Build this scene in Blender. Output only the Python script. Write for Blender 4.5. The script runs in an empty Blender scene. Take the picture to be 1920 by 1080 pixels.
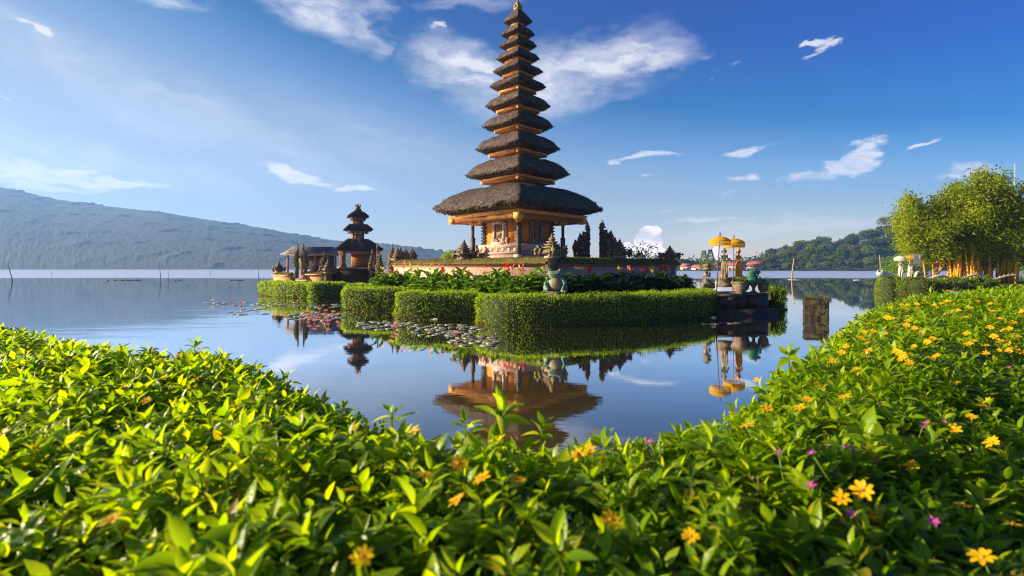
import bpy, math, random
import numpy as np
from mathutils import Vector, Matrix, Euler
R = math.radians
scene = bpy.context.scene
COL = scene.collection
# ------------------------------------------------------------------ camera
F = 960.0; HZ = 503.0; CH = 2.0            # focal length in photo pixels, horizon row, eye height above the lake
cam_d = bpy.data.cameras.new('camera'); cam = bpy.data.objects.new('camera', cam_d); COL.objects.link(cam)
cam.location = (0, 0, CH); cam.rotation_euler = (R(90), 0, 0)
cam_d.sensor_width = 36; cam_d.lens = 36 * F / 1920; cam_d.shift_y = -(540 - HZ) / 1920
cam_d.clip_start = 0.05; cam_d.clip_end = 8000
cam_d.dof.use_dof = True; cam_d.dof.focus_distance = 9.0; cam_d.dof.aperture_fstop = 2.8
scene.camera = cam
scene.view_settings.view_transform = 'Standard'; scene.view_settings.look = 'None'
scene.view_settings.exposure = 1.6; scene.view_settings.gamma = 1
cy = scene.cycles
cy.use_denoising = True; cy.max_bounces = 7; cy.diffuse_bounces = 3; cy.glossy_bounces = 4
cy.transmission_bounces = 4; cy.transparent_max_bounces = 6; cy.volume_bounces = 0
cy.sample_clamp_indirect = 4; cy.filter_width = 1.1
# ------------------------------------------------------------------ sun and sky
SUN_EL, SUN_AZ = R(17), R(-91)              # azimuth from +Y towards +X (the sun stands at the left)
sun_d = bpy.data.lights.new('sun', 'SUN'); sun = bpy.data.objects.new('sun', sun_d); COL.objects.link(sun)
sun_d.energy = 5.0; sun_d.angle = R(0.5); sun_d.color = (1.0, 0.83, 0.58)
sdir = Vector((math.sin(SUN_AZ) * math.cos(SUN_EL), math.cos(SUN_AZ) * math.cos(SUN_EL), math.sin(SUN_EL)))
sun.rotation_euler = sdir.to_track_quat('Z', 'Y').to_euler(); sun.location = (0, 0, 60)

class NT:
    def __init__(s, tree): s.t = tree; s.n = tree.nodes; s.l = tree.links
    def add(s, ty, **kw):
        n = s.n.new(ty)
        for k, v in kw.items(): setattr(n, k, v)
        return n
    def link(s, a, b): s.l.new(a, b)
    def inp(s, sock, v):
        if hasattr(v, 'is_output') or isinstance(v, bpy.types.NodeSocket): s.l.new(v, sock)
        elif v is not None: sock.default_value = v
    def math(s, op, a, b=0.0, c=None, clamp=False):
        n = s.add('ShaderNodeMath', operation=op); n.use_clamp = clamp
        s.inp(n.inputs[0], a); s.inp(n.inputs[1], b)
        if c is not None: s.inp(n.inputs[2], c)
        return n.outputs[0]
    def noise(s, vec, scale, detail=4, rough=.55, dist=0.0, lac=2.0):
        n = s.add('ShaderNodeTexNoise'); s.inp(n.inputs['Vector'], vec)
        n.inputs['Scale'].default_value = scale; n.inputs['Detail'].default_value = detail
        n.inputs['Roughness'].default_value = rough; n.inputs['Distortion'].default_value = dist
        return n.outputs['Fac']
    def ramp(s, fac, pts, interp='LINEAR'):
        n = s.add('ShaderNodeValToRGB'); s.inp(n.inputs[0], fac); cr = n.color_ramp; cr.interpolation = interp
        while len(cr.elements) < len(pts): cr.elements.new(0.5)
        for e, (p, c) in zip(cr.elements, pts):
            e.position = p; e.color = (*c, 1) if hasattr(c, '__len__') else (c, c, c, 1)
        return n.outputs[0]
    def mix(s, fac, a, b, bt='MIX'):
        n = s.add('ShaderNodeMix', data_type='RGBA'); n.blend_type = bt
        s.inp(n.inputs[0], fac)
        for k, v in ((6, a), (7, b)):
            if hasattr(v, '__len__') and not isinstance(v, bpy.types.NodeSocket): v = (*v, 1) if len(v) == 3 else v
            s.inp(n.inputs[k], v)
        return n.outputs[2]
    def mapr(s, v, a, b, c=0.0, d=1.0, smooth=False):
        n = s.add('ShaderNodeMapRange'); n.interpolation_type = 'SMOOTHSTEP' if smooth else 'LINEAR'
        s.inp(n.inputs[0], v)
        for k, x in zip((1, 2, 3, 4), (a, b, c, d)): n.inputs[k].default_value = x
        return n.outputs[0]
    def mapping(s, vec, loc=(0,0,0), rot=(0,0,0), sc=(1,1,1), ty='POINT'):
        n = s.add('ShaderNodeMapping', vector_type=ty); s.inp(n.inputs[0], vec)
        n.inputs[1].default_value = loc; n.inputs[2].default_value = rot; n.inputs[3].default_value = sc
        return n.outputs[0]

world = bpy.data.worlds.new('World'); scene.world = world; world.use_nodes = True
W = NT(world.node_tree); W.n.clear()
sky = W.add('ShaderNodeTexSky', sky_type='NISHITA'); sky.sun_disc = False
sky.sun_elevation = SUN_EL; sky.sun_rotation = SUN_AZ
sky.altitude = 1200; sky.air_density = 1.25; sky.dust_density = 0.6; sky.ozone_density = 4.0
def skyang(px, py):
    return math.atan((px - 960) / F), math.atan((HZ - py) / math.hypot(F, px - 960))
tc = W.add('ShaderNodeTexCoord'); sep = W.add('ShaderNodeSeparateXYZ'); W.link(tc.outputs['Generated'], sep.inputs[0])
az = W.math('ARCTAN2', sep.outputs[0], sep.outputs[1])
el = W.math('ARCSINE', sep.outputs[2])
cmb = W.add('ShaderNodeCombineXYZ'); W.link(az, cmb.inputs[0]); W.link(el, cmb.inputs[1])
ang = cmb.outputs[0]
# warped sky angles give the clouds torn edges
nz = W.add('ShaderNodeTexNoise'); W.link(W.mapping(ang, sc=(1, 2.2, 1)), nz.inputs['Vector']); nz.inputs['Scale'].default_value = 7; nz.inputs['Detail'].default_value = 7; nz.inputs['Roughness'].default_value = .62
vsub = W.add('ShaderNodeVectorMath', operation='SUBTRACT'); W.link(nz.outputs['Color'], vsub.inputs[0]); vsub.inputs[1].default_value = (.5, .5, .5)
vsc = W.add('ShaderNodeVectorMath', operation='MULTIPLY'); W.link(vsub.outputs[0], vsc.inputs[0]); vsc.inputs[1].default_value = (.24, .12, 0)
vad = W.add('ShaderNodeVectorMath', operation='ADD'); W.link(vsc.outputs[0], vad.inputs[0]); W.link(ang, vad.inputs[1])
wang = vad.outputs[0]
vsc2 = W.add('ShaderNodeVectorMath', operation='MULTIPLY'); W.link(vsub.outputs[0], vsc2.inputs[0]); vsc2.inputs[1].default_value = (.17, .055, 0)
vad2 = W.add('ShaderNodeVectorMath', operation='ADD'); W.link(vsc2.outputs[0], vad2.inputs[0]); W.link(ang, vad2.inputs[1])
wang2 = vad2.outputs[0]
def cloud(px, py, rx, ry, rot, st, v):
    a, e = skyang(px, py)
    k = math.cos(a)
    m = W.mapping(v, loc=(a, e, 0), rot=(0, 0, R(rot)), sc=(rx / F * k * k, ry / F * k, 1), ty='TEXTURE')
    ln = W.add('ShaderNodeVectorMath', operation='LENGTH'); W.link(m, ln.inputs[0])
    return W.mapr(ln.outputs['Value'], 1.0, 0.05, 0, st, True)
cirrus = [(870,125,150,66,-12,1.15),(990,165,190,80,8,1.2),(1130,125,190,70,16,1.15),(1235,100,110,46,14,.9),
          (600,25,150,58,-14,1.0),(480,-30,260,50,-10,.9),(690,50,70,42,-50,.75),(300,-5,140,24,-8,.8),(860,0,160,26,4,.5),
          (200,150,600,70,-22,.36),(420,230,520,60,-20,.34),(200,300,520,60,-8,.34),(700,250,300,60,-12,.2),(1500,430,420,22,3,.45)]
small = [(1548,74,46,7,5,1.1),(1535,98,48,8,14,1.1),(1585,72,34,6,6,.9),(1570,310,115,22,20,1.35),(1610,290,90,22,16,1.3),(1500,335,60,13,2,1.1),(1408,278,85,9,6,1.15),(1200,293,70,7,3,1.05),
         (1395,338,58,12,-3,.95),(1365,366,46,7,2,.85),(1830,312,115,15,2,1.15),(1745,275,38,7,24,.8),(1585,356,40,7,6,.7),(1352,135,60,10,28,.5),
         (70,318,170,24,-5,1.25),(230,342,150,12,2,1.25),(130,350,110,10,0,.95),(560,328,110,12,-9,1.2),(655,351,44,6,-4,1.1),(457,346,28,6,0,1.0),
         (50,48,40,8,-14,.85),(95,200,34,4,-6,.8),(610,362,20,4,0,.85),(820,52,40,8,18,.6),(0,178,14,5,0,.8),(1560,415,240,9,2,.8),(1300,415,200,6,0,.5),(1215,328,26,3,0,.6),(1280,395,60,3,2,.6)]
acc = None
for c in cirrus:
    o = cloud(*c, wang); acc = o if acc is None else W.math('MAXIMUM', acc, o)
fib = W.noise(W.mapping(wang, rot=(0, 0, R(-24)), sc=(2.2, 13, 1)), 3.0, 8, .62, .35)
puf = W.noise(W.mapping(ang, sc=(1, 1.6, 1)), 16, 7, .6)
wisp = W.math('MULTIPLY', W.mapr(fib, .28, .68, .30, 1.3), acc)
wisp = W.math('MULTIPLY', wisp, W.mapr(puf, .25, .6, .55, 1.0))
acc2 = None
for c in small:
    c = (c[0], c[1], c[2] * 1.3, c[3] * 1.5, *c[4:]); o = cloud(*c, wang2); acc2 = o if acc2 is None else W.math('MAXIMUM', acc2, o)
sm = W.math('MULTIPLY', W.mapr(W.math('ADD', acc2, W.math('ADD', W.math('MULTIPLY', W.math('SUBTRACT', puf, .5), 2.2), W.math('MULTIPLY', W.math('SUBTRACT', fib, .5), 2.0))), .38, 1.1, 0, 1, True), 0.95)
sm = W.math('MULTIPLY', sm, W.math('MULTIPLY', W.mapr(acc2, .01, .22), W.mapr(fib, .34, .60, .35, 1)))
cf = W.math('MAXIMUM', W.math('MULTIPLY', wisp, .92), sm, clamp=True)
# deepen the physical sky towards the zenith and away from the sun, as the polarised photo sky is
tpar = W.math('MULTIPLY', W.math('ADD', el, W.math('MULTIPLY', az, .18)), 1 / R(90))
grade = W.ramp(tpar, [(0, (.40, .37, .42)), (.055, (.46, .37, .375)), (.10, (.46, .355, .31)), (.135, (.38, .325, .31)), (.165, (.24, .27, .31)), (.22, (.012, .14, .235)), (.30, (0, .080, .24)), (.6, (0, .06, .22))])
vm = W.add('ShaderNodeVectorMath', operation='MULTIPLY'); W.link(sky.outputs[0], vm.inputs[0]); W.link(grade, vm.inputs[1])
side = W.ramp(W.mapr(az, R(-50), R(20)), [(0, (.88, .76, .68)), (.5, (.95, .92, .90)), (1, (1, 1, 1))])
vm3 = W.add('ShaderNodeVectorMath', operation='MULTIPLY'); W.link(vm.outputs[0], vm3.inputs[0]); W.link(side, vm3.inputs[1]); vm = vm3
vm2 = W.add('ShaderNodeVectorMath', operation='SCALE'); W.link(vm.outputs[0], vm2.inputs[0]); vm2.inputs[3].default_value = 2.0
lowb = W.mapr(el, 0, .34, 5.2, 3.1); ccb = W.add('ShaderNodeVectorMath', operation='SCALE'); ccb.inputs[0].default_value = (1, .985, 1.04); W.link(lowb, ccb.inputs[3])
skyc = W.mix(cf, vm2.outputs[0], ccb.outputs[0])
# billowing cumulus low over the far shore
billow = W.noise(W.mapping(ang, sc=(1, 1.1, 1)), 55, 6, .58)
acc3 = None
vsc3 = W.add('ShaderNodeVectorMath', operation='MULTIPLY'); W.link(vsub.outputs[0], vsc3.inputs[0]); vsc3.inputs[1].default_value = (.03, .025, 0)
vad3 = W.add('ShaderNodeVectorMath', operation='ADD'); W.link(vsc3.outputs[0], vad3.inputs[0]); W.link(ang, vad3.inputs[1])
for c in [(1212, 437, 24, 20), (1228, 432, 16, 14), (1200, 452, 22, 20), (1226, 455, 24, 22), (1205, 475, 34, 22), (1238, 476, 18, 18), (1178, 478, 26, 16), (1156, 484, 20, 12), (1175, 462, 14, 12), (1345, 475, 18, 26), (1362, 488, 26, 20), (1330, 490, 24, 14), (1290, 494, 40, 10)]:
    o = cloud(c[0], c[1], c[2], c[3], 0, 1.1, vad3.outputs[0]); acc3 = o if acc3 is None else W.math('MAXIMUM', acc3, o)
cd = W.mapr(W.math('ADD', acc3, W.math('MULTIPLY', W.math('SUBTRACT', billow, .5), 1.5)), (.22), .42, 0, 1, True)
cd = W.math('MULTIPLY', cd, W.mapr(acc3, .01, .15))
ccol = W.mix(W.mapr(W.noise(W.mapping(ang, loc=(.004, .006, 0)), 38, 4, .5), .38, .62), (4.2, 3.9, 4.2), (7.2, 6.4, 6.1))
skyc = W.mix(W.math('MULTIPLY', cd, .95), skyc, ccol)
bg = W.add('ShaderNodeBackground'); W.link(skyc, bg.inputs[0]); bg.inputs[1].default_value = 0.1
wo = W.add('ShaderNodeOutputWorld'); W.link(bg.outputs[0], wo.inputs[0])

# ------------------------------------------------------------------ helpers
rng = np.random.default_rng(7); random.seed(7)
def P(px, py, D): return Vector(((px - 960) / F * D, D, CH - (py - HZ) / F * D))
def G(px, py, z=0.0):
    D = (CH - z) * F / (py - HZ); return Vector(((px - 960) / F * D, D, z))
def XY(px, D): return (px - 960) / F * D, D

def material(name, c1, c2=None, rough=.7, scale=4, c3=None, s3=2, t3=(.5, .62), bump=0, bscale=20, sc=(1, 1, 1), spec=.3, metal=0, detail=5, t2=(.35, .65), coat=0):
    m = bpy.data.materials.new(name); m.use_nodes = True; T = NT(m.node_tree); T.n.clear()
    b = T.add('ShaderNodeBsdfPrincipled'); o = T.add('ShaderNodeOutputMaterial'); T.link(b.outputs[0], o.inputs[0])
    tc = T.add('ShaderNodeTexCoord').outputs['Object']; v = T.mapping(tc, sc=sc)
    if c2 is not None: col = T.ramp(T.noise(v, scale, detail, .62), [(t2[0], c1), (t2[1], c2)])
    else: col = T.mix(0.0, c1, c1)
    if c3 is not None: col = T.mix(T.mapr(T.noise(tc, s3, 5, .6), t3[0], t3[1]), col, c3)
    T.link(col, b.inputs['Base Color'])
    b.inputs['Roughness'].default_value = rough; b.inputs['Specular IOR Level'].default_value = spec; b.inputs['Metallic'].default_value = metal
    if coat: b.inputs['Coat Weight'].default_value = coat
    if bump:
        bp = T.add('ShaderNodeBump'); bp.inputs['Strength'].default_value = bump; bp.inputs['Distance'].default_value = .03
        T.link(T.noise(v, bscale, 6, .65), bp.inputs['Height']); T.link(bp.outputs[0], b.inputs['Normal'])
    return m
def leafmat(name, cols, trans=.35, rough=.4, spec=.4, tcol=None, big=None, shade_bump=0):
    m = bpy.data.materials.new(name); m.use_nodes = True; T = NT(m.node_tree); T.n.clear()
    g = T.add('ShaderNodeNewGeometry').outputs['Random Per Island']
    k = len(cols); col = T.ramp(g, [((i + .0) / max(1, k - 1), c) for i, c in enumerate(cols)])
    if big is not None:
        tcn = T.add('ShaderNodeTexCoord').outputs['Object']
        col = T.mix(T.mapr(T.noise(tcn, big[0], 3), .42, .62), col, T.mix(1.0, col, big[1], 'MULTIPLY'))
    b = T.add('ShaderNodeBsdfPrincipled'); T.link(col, b.inputs['Base Color'])
    b.inputs['Roughness'].default_value = rough; b.inputs['Specular IOR Level'].default_value = spec
    tr = T.add('ShaderNodeBsdfTranslucent'); tc_ = T.mix(1.0, col, tcol or (1.9, 1.9, .7), 'MULTIPLY'); T.link(tc_, tr.inputs[0])
    mx = T.add('ShaderNodeMixShader'); mx.inputs[0].default_value = trans
    T.link(b.outputs[0], mx.inputs[1]); T.link(tr.outputs[0], mx.inputs[2])
    o = T.add('ShaderNodeOutputMaterial'); T.link(mx.outputs[0], o.inputs[0]); return m

def tag(o, label=None, cat=None, group=None, kind=None):
    for k, v in (('label', label), ('category', cat), ('group', group), ('kind', kind)):
        if v: o[k] = v
    return o
def empty(name, loc=(0, 0, 0), rz=0, label=None, cat=None, group=None, sc=1):
    o = bpy.data.objects.new(name, None); COL.objects.link(o); o.location = loc; o.rotation_euler = (0, 0, rz); o.empty_display_size = .2
    o.scale = (sc, sc, sc); return tag(o, label, cat, group)
def copy_tree(o, loc=None, rz=None, sc=None, label=None, group=None, parent=None, cat=None):
    c = o.copy(); COL.objects.link(c); c.parent = parent
    if loc is not None: c.location = loc
    if rz is not None: c.rotation_euler = (0, 0, rz)
    if sc is not None: c.scale = (sc, sc, sc) if not hasattr(sc, '__len__') else sc
    if label: c['label'] = label
    if group: c['group'] = group
    for ch in o.children: copy_tree(ch, parent=c)
    return c
class MB:
    def __init__(s): s.V = []; s.Fc = []; s.M = []; s.n = 0; s.cur = 0; s.X = None
    def add(s, V, Fs, m=None):
        V = np.asarray(V, float).reshape(-1, 3)
        if s.X is not None: V = V @ s.X[0].T + s.X[1]
        s.V.append(V); m = s.cur if m is None else m
        if isinstance(Fs, np.ndarray): s.Fc.append(Fs + s.n); s.M.append(np.full(len(Fs), m))
        else:
            by = {}
            for f in Fs: by.setdefault(len(f), []).append(f)
            for f in by.values(): s.Fc.append(np.array(f) + s.n); s.M.append(np.full(len(f), m))
        s.n += len(V); return s
    def xf(s, loc=(0, 0, 0), rz=0, rx=0, ry=0, sc=1):
        s.X = (np.array(Euler((rx, ry, rz)).to_matrix()) * sc, np.array(loc, float)); return s
    def box(s, c, d, rz=0, taper=1.0, m=None):
        x, y, z = np.array(d) / 2; t = taper
        V = np.array([(-x, -y, -z), (x, -y, -z), (x, y, -z), (-x, y, -z), (-x * t, -y * t, z), (x * t, -y * t, z), (x * t, y * t, z), (-x * t, y * t, z)])
        if rz:
            ca, sa = math.cos(rz), math.sin(rz); V = V @ np.array([[ca, sa, 0], [-sa, ca, 0], [0, 0, 1]])
        return s.add(V + np.array(c, float), [(0, 3, 2, 1), (4, 5, 6, 7), (0, 1, 5, 4), (1, 2, 6, 5), (2, 3, 7, 6), (3, 0, 4, 7)], m)
    def stack(s, cx, cy, prof, m=None, rz=0, sx=1, sy=1):        # square loft through (z, halfwidth)
        V = []; Fs = []
        ca, sa = math.cos(rz), math.sin(rz)
        for z, w in prof:
            for a, b in ((-1, -1), (1, -1), (1, 1), (-1, 1)):
                x, y = a * w * sx, b * w * sy; V.append((cx + x * ca - y * sa, cy + x * sa + y * ca, z))
        for i in range(len(prof) - 1):
            for k in range(4): a = i * 4 + k; b = i * 4 + (k + 1) % 4; Fs.append((a, b, b + 4, a + 4))
        Fs.append((3, 2, 1, 0)); q = (len(prof) - 1) * 4; Fs.append((q, q + 1, q + 2, q + 3))
        return s.add(V, Fs, m)
    def lathe(s, c, prof, n=14, m=None):                    # (r, z)
        V = []; Fs = []
        for r, z in prof:
            for k in range(n): a = 2 * math.pi * k / n; V.append((c[0] + r * math.cos(a), c[1] + r * math.sin(a), c[2] + z))
        for i in range(len(prof) - 1):
            for k in range(n): a = i * n + k; b = i * n + (k + 1) % n; Fs.append((a, b, b + n, a + n))
        Fs.append(tuple(range(n - 1, -1, -1))); q = (len(prof) - 1) * n; Fs.append(tuple(range(q, q + n)))
        return s.add(V, Fs, m)
    def tube(s, pts, rad, n=8, m=None):
        pts = [Vector(p) for p in pts]; V = []; Fs = []
        if not hasattr(rad, '__len__'): rad = [rad] * len(pts)
        up = Vector((0, 0, 1))
        for i, p in enumerate(pts):
            t = (pts[min(i + 1, len(pts) - 1)] - pts[max(i - 1, 0)]).normalized()
            a = t.cross(up if abs(t.z) < .95 else Vector((1, 0, 0))).normalized(); b = t.cross(a)
            for k in range(n):
                q = 2 * math.pi * k / n; V.append(p + (a * math.cos(q) + b * math.sin(q)) * rad[i])
        for i in range(len(pts) - 1):
            for k in range(n): a = i * n + k; b = i * n + (k + 1) % n; Fs.append((a, a + n, b + n, b))
        Fs.append(tuple(range(n))); q = (len(pts) - 1) * n; Fs.append(tuple(range(q + n - 1, q - 1, -1)))
        return s.add([tuple(v) for v in V], Fs, m)
    def ball(s, c, r, n=8, k=5, m=None, rot=None):
        if not hasattr(r, '__len__'): r = (r, r, r)
        V = [(0, 0, -1)]
        for i in range(1, k):
            t = math.pi * i / k - math.pi / 2
            for j in range(n): a = 2 * math.pi * j / n; V.append((math.cos(t) * math.cos(a), math.cos(t) * math.sin(a), math.sin(t)))
        V.append((0, 0, 1)); V = np.array(V) * np.array(r)
        if rot is not None: V = V @ np.array(Euler(rot).to_matrix()).T
        Fs = [(0, 1 + (j + 1) % n, 1 + j) for j in range(n)]
        for i in range(k - 2):
            for j in range(n): a = 1 + i * n + j; b = 1 + i * n + (j + 1) % n; Fs.append((a, b, b + n, a + n))
        q = len(V) - 1; Fs += [(q, 1 + (k - 2) * n + j, 1 + (k - 2) * n + (j + 1) % n) for j in range(n)]
        return s.add(V + np.array(c, float), Fs, m)
    def spike(s, p, d, L, w, m=None):                       # a small flame-like ornament
        p = np.array(p, float); d = np.array(d, float); d /= np.linalg.norm(d)
        a = np.cross(d, (0, 0, 1.)); a = a / (np.linalg.norm(a) + 1e-6) if np.linalg.norm(a) > .05 else np.array((1., 0, 0)); b = np.cross(d, a)
        V = [p + a * w, p + b * w, p - a * w, p - b * w]
        q = p + d * L * .5; V += [q + a * w * 1.1, q + b * w * 1.1, q - a * w * 1.1, q - b * w * 1.1, p + d * L + np.array((0, 0, L * .35))]
        Fs = [(0, 1, 5, 4), (1, 2, 6, 5), (2, 3, 7, 6), (3, 0, 4, 7), (4, 5, 8), (5, 6, 8), (6, 7, 8), (7, 4, 8), (3, 2, 1, 0)]
        return s.add(V, Fs, m)
    def build(s, name, mats, parent=None, smooth=False, jitter=0):
        me = bpy.data.meshes.new(name); V = np.concatenate(s.V)
        if jitter: V = V + rng.normal(0, jitter, V.shape)
        me.vertices.add(len(V)); me.vertices.foreach_set('co', V.ravel())
        tot = sum(f.size for f in s.Fc); npoly = sum(len(f) for f in s.Fc)
        me.loops.add(tot); me.polygons.add(npoly)
        me.loops.foreach_set('vertex_index', np.concatenate([f.ravel() for f in s.Fc]).astype(np.int32))
        sizes = np.concatenate([np.full(len(f), f.shape[1]) for f in s.Fc]); st = np.concatenate([[0], np.cumsum(sizes)[:-1]])
        me.polygons.foreach_set('loop_start', st.astype(np.int32)); me.polygons.foreach_set('loop_total', sizes.astype(np.int32))
        me.polygons.foreach_set('material_index', np.concatenate(s.M).astype(np.int32))
        if smooth: me.polygons.foreach_set('use_smooth', np.ones(npoly, bool))
        me.update(calc_edges=True)
        for m in (mats if isinstance(mats, (list, tuple)) else [mats]): me.materials.append(m)
        o = bpy.data.objects.new(name, me); COL.objects.link(o)
        if parent is not None: o.parent = parent
        return o
# leaves in bulk: each has a base point, a direction, a face normal, a length and a width
def leaf_template(seg, fold=.18, droop=.25, wp=None):
    ts = np.linspace(0, 1, seg + 1)
    if wp is None: wd = np.sin(np.pi * np.clip(ts * .94 + .03, 0, 1) ** .8) * .5
    else: wd = np.interp(ts, *wp)
    V = []
    for t, w in zip(ts, wd):
        z = -droop * t * t
        V += [(-w, t, z + fold * w), (0, t, z), (w, t, z + fold * w)]
    Fs = []
    for i in range(seg):
        a = i * 3; Fs += [(a, a + 1, a + 4, a + 3), (a + 1, a + 2, a + 5, a + 4)]
    return np.array(V), np.array(Fs)
L4 = leaf_template(4); L3 = leaf_template(3); L2 = leaf_template(2, .2, .2, ([0, .5, 1], [.08, .5, .04]))
QD = (np.array([(0, 0, 0), (.5, .45, 0.06), (0, 1, 0), (-.5, .45, 0.06)]), np.array([(0, 1, 2, 3)]))
def norm(a): return a / (np.linalg.norm(a, axis=-1, keepdims=True) + 1e-9)
def leaves(mb, Pn, D, N, L, Wd, tpl=QD, m=None):
    Pn, D, N = map(np.asarray, (Pn, D, N)); D = norm(D); X = norm(np.cross(D, N)); Z = np.cross(X, D)
    n = len(Pn); L = np.broadcast_to(L, n)[:, None, None]; Wd = np.broadcast_to(Wd, n)[:, None, None]
    T, Fs = tpl
    V = Pn[:, None] + T[None, :, 0:1] * Wd * X[:, None] + T[None, :, 1:2] * L * D[:, None] + T[None, :, 2:3] * L * Z[:, None]
    k = len(T); FF = (Fs[None] + (np.arange(n) * k)[:, None, None]).reshape(-1, Fs.shape[1])
    mb.add(V.reshape(-1, 3), FF, m)
def rnd_dir(n): return norm(rng.normal(0, 1, (n, 3)))
def sm(x): x = np.clip(x, 0, 1); return x * x * (3 - 2 * x)
def vnoise(x, y, s=1.0, seed=0):                            # cheap smooth noise from sines
    r = np.random.default_rng(seed); o = 0
    for k in range(7):
        a, b, c = r.uniform(-1, 1, 3); f = s * (1 + k * .55)
        o = o + np.sin(x * f * math.cos(a * 3.14) + y * f * math.sin(a * 3.14) + b * 6.28 + np.sin((x * math.cos(c * 3.14) + y * math.sin(c * 3.14)) * f * .7) * .8) / (1 + k * .5)
    return o / 3.2

# ------------------------------------------------------------------ materials
THATCH = bpy.data.materials.new('palm_fibre_thatch'); THATCH.use_nodes = True
T = NT(THATCH.node_tree); T.n.clear(); b = T.add('ShaderNodeBsdfPrincipled'); o = T.add('ShaderNodeOutputMaterial'); T.link(b.outputs[0], o.inputs[0])
tcn = T.add('ShaderNodeTexCoord').outputs['Object']
fibn = T.noise(T.mapping(tcn, sc=(9, 9, 1.8)), 1.15, 6, .72); bl = T.noise(tcn, 2.2, 5, .6)
col = T.ramp(fibn, [(.34, (.015, .011, .009)), (.50, (.058, .044, .038)), (.66, (.18, .14, .12))])
col = T.mix(T.mapr(bl, .35, .65), col, T.mix(1, col, (1.5, 1.25, 1.1), 'MULTIPLY'))
sx = T.add('ShaderNodeSeparateXYZ'); nn = T.add('ShaderNodeNewGeometry'); T.link(nn.outputs['Normal'], sx.inputs[0])
face = T.math('MULTIPLY', T.mapr(sx.outputs[0], .05, .5), T.mapr(sx.outputs[2], .15, .6))
moss = T.math('MULTIPLY', face, T.mapr(T.noise(tcn, 1.5, 5, .65), .40, .54))
col = T.mix(T.math('MULTIPLY', moss, .8), col, T.ramp(fibn, [(.3, (.02, .035, .008)), (.7, (.09, .12, .03))]))
T.link(col, b.inputs['Base Color']); b.inputs['Roughness'].default_value = .8; b.inputs['Specular IOR Level'].default_value = .25
bp = T.add('ShaderNodeBump'); bp.inputs['Strength'].default_value = 1; bp.inputs['Distance'].default_value = .07; T.link(fibn, bp.inputs['Height']); T.link(bp.outputs[0], b.inputs['Normal'])
FIBRE = leafmat('fibre_strands', [(.015, .011, .009), (.05, .036, .028), (.10, .07, .055), (.22, .165, .125)], .05, .8, .2, (1, 1, 1))
MOSSTHATCH = material('mossy_thatch', (.022, .018, .013), (.085, .068, .05), .9, 5, c3=(.045, .06, .022), s3=1.0, t3=(.48, .62), bump=.8, bscale=18, sc=(3, 3, 1))
GOLDW = material('gilded_orange_wood', (.56, .23, .03), (.80, .40, .06), .45, 9, c3=(.30, .08, .02), s3=7, t3=(.56, .66), bump=.5, bscale=30, spec=.5)
REDW = material('red_gilded_wood', (.16, .035, .02), (.50, .22, .05), .5, 22, bump=.5, bscale=30)
ORANGE = material('orange_brick_wall', (.50, .16, .022), (.62, .24, .035), .8, 3, c3=(.30, .10, .03), s3=3.5, t3=(.55, .72), bump=.25, bscale=16)
CARVED = material('grey_carved_stone', (.16, .12, .09), (.36, .29, .22), .85, 9, c3=(.08, .07, .05), s3=12, t3=(.52, .62), bump=.8, bscale=22)
RELIEF = material('gilt_relief', (.10, .06, .03), (.50, .34, .12), .5, 26, bump=.9, bscale=30)
PINK = material('pale_pink_stone', (.42, .27, .20), (.55, .40, .31), .8, 5, c3=(.30, .20, .15), s3=3, t3=(.55, .7), bump=.3, bscale=14)
PLASTER = material('peach_plaster', (.46, .28, .19), (.56, .38, .27), .85, 3, c3=(.27, .18, .12), s3=1.6, t3=(.55, .75), bump=.2, bscale=10)
COPING = material('mossy_coping_tiles', (.11, .075, .02), (.24, .16, .035), .95, 7, c3=(.075, .085, .018), s3=2.4, t3=(.42, .6), bump=1.0, bscale=26)
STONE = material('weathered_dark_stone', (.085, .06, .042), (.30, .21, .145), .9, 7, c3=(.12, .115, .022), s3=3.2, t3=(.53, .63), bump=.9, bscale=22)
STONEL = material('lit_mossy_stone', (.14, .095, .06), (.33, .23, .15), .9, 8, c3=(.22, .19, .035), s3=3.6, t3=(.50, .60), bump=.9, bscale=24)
DARKW = material('dark_timber', (.05, .04, .035), (.13, .10, .08), .6, 8, bump=.3, sc=(4, 4, 1))
BROWNW = material('brown_timber', (.20, .09, .035), (.36, .18, .07), .6, 8, bump=.3, sc=(4, 4, 1))
SHINGLE = material('grey_wood_shingles', (.16, .14, .15), (.36, .32, .33), .7, 14, bump=.7, bscale=18, sc=(1, 3, 3))
PLATF = material('dark_wet_masonry', (.022, .016, .013), (.075, .050, .036), .55, 3.5, c3=(.035, .045, .015), s3=2, t3=(.55, .65), bump=.6, bscale=12)
SOIL = material('dark_soil', (.012, .010, .006), (.035, .028, .015), .95, 6, bump=.5)
LAWN = material('island_turf', (.04, .065, .012), (.08, .11, .02), .95, 6, bump=.5, bscale=30)
YELLOWC = leafmat('yellow_cloth', [(.80, .46, .012), (.85, .52, .02)], .45, .7, .2, (1.15, 1.05, .6))
WHITEC = leafmat('white_cloth', [(.75, .70, .62), (.8, .76, .68)], .35, .7, .2, (1.1, 1.05, 1))
HLEAF = leafmat('clipped_hedge_leaves', [(.11, .20, .004), (.21, .32, .005), (.36, .45, .008), (.15, .26, .005)], .52, .5, .3)
HCORE = material('hedge_inner_twigs', (.02, .035, .006), (.05, .06, .015), .95, 12)
HDRY = leafmat('dry_hedge_roots', [(.10, .06, .02), (.20, .11, .03), (.09, .10, .02)], .2, .8, .1)

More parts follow.
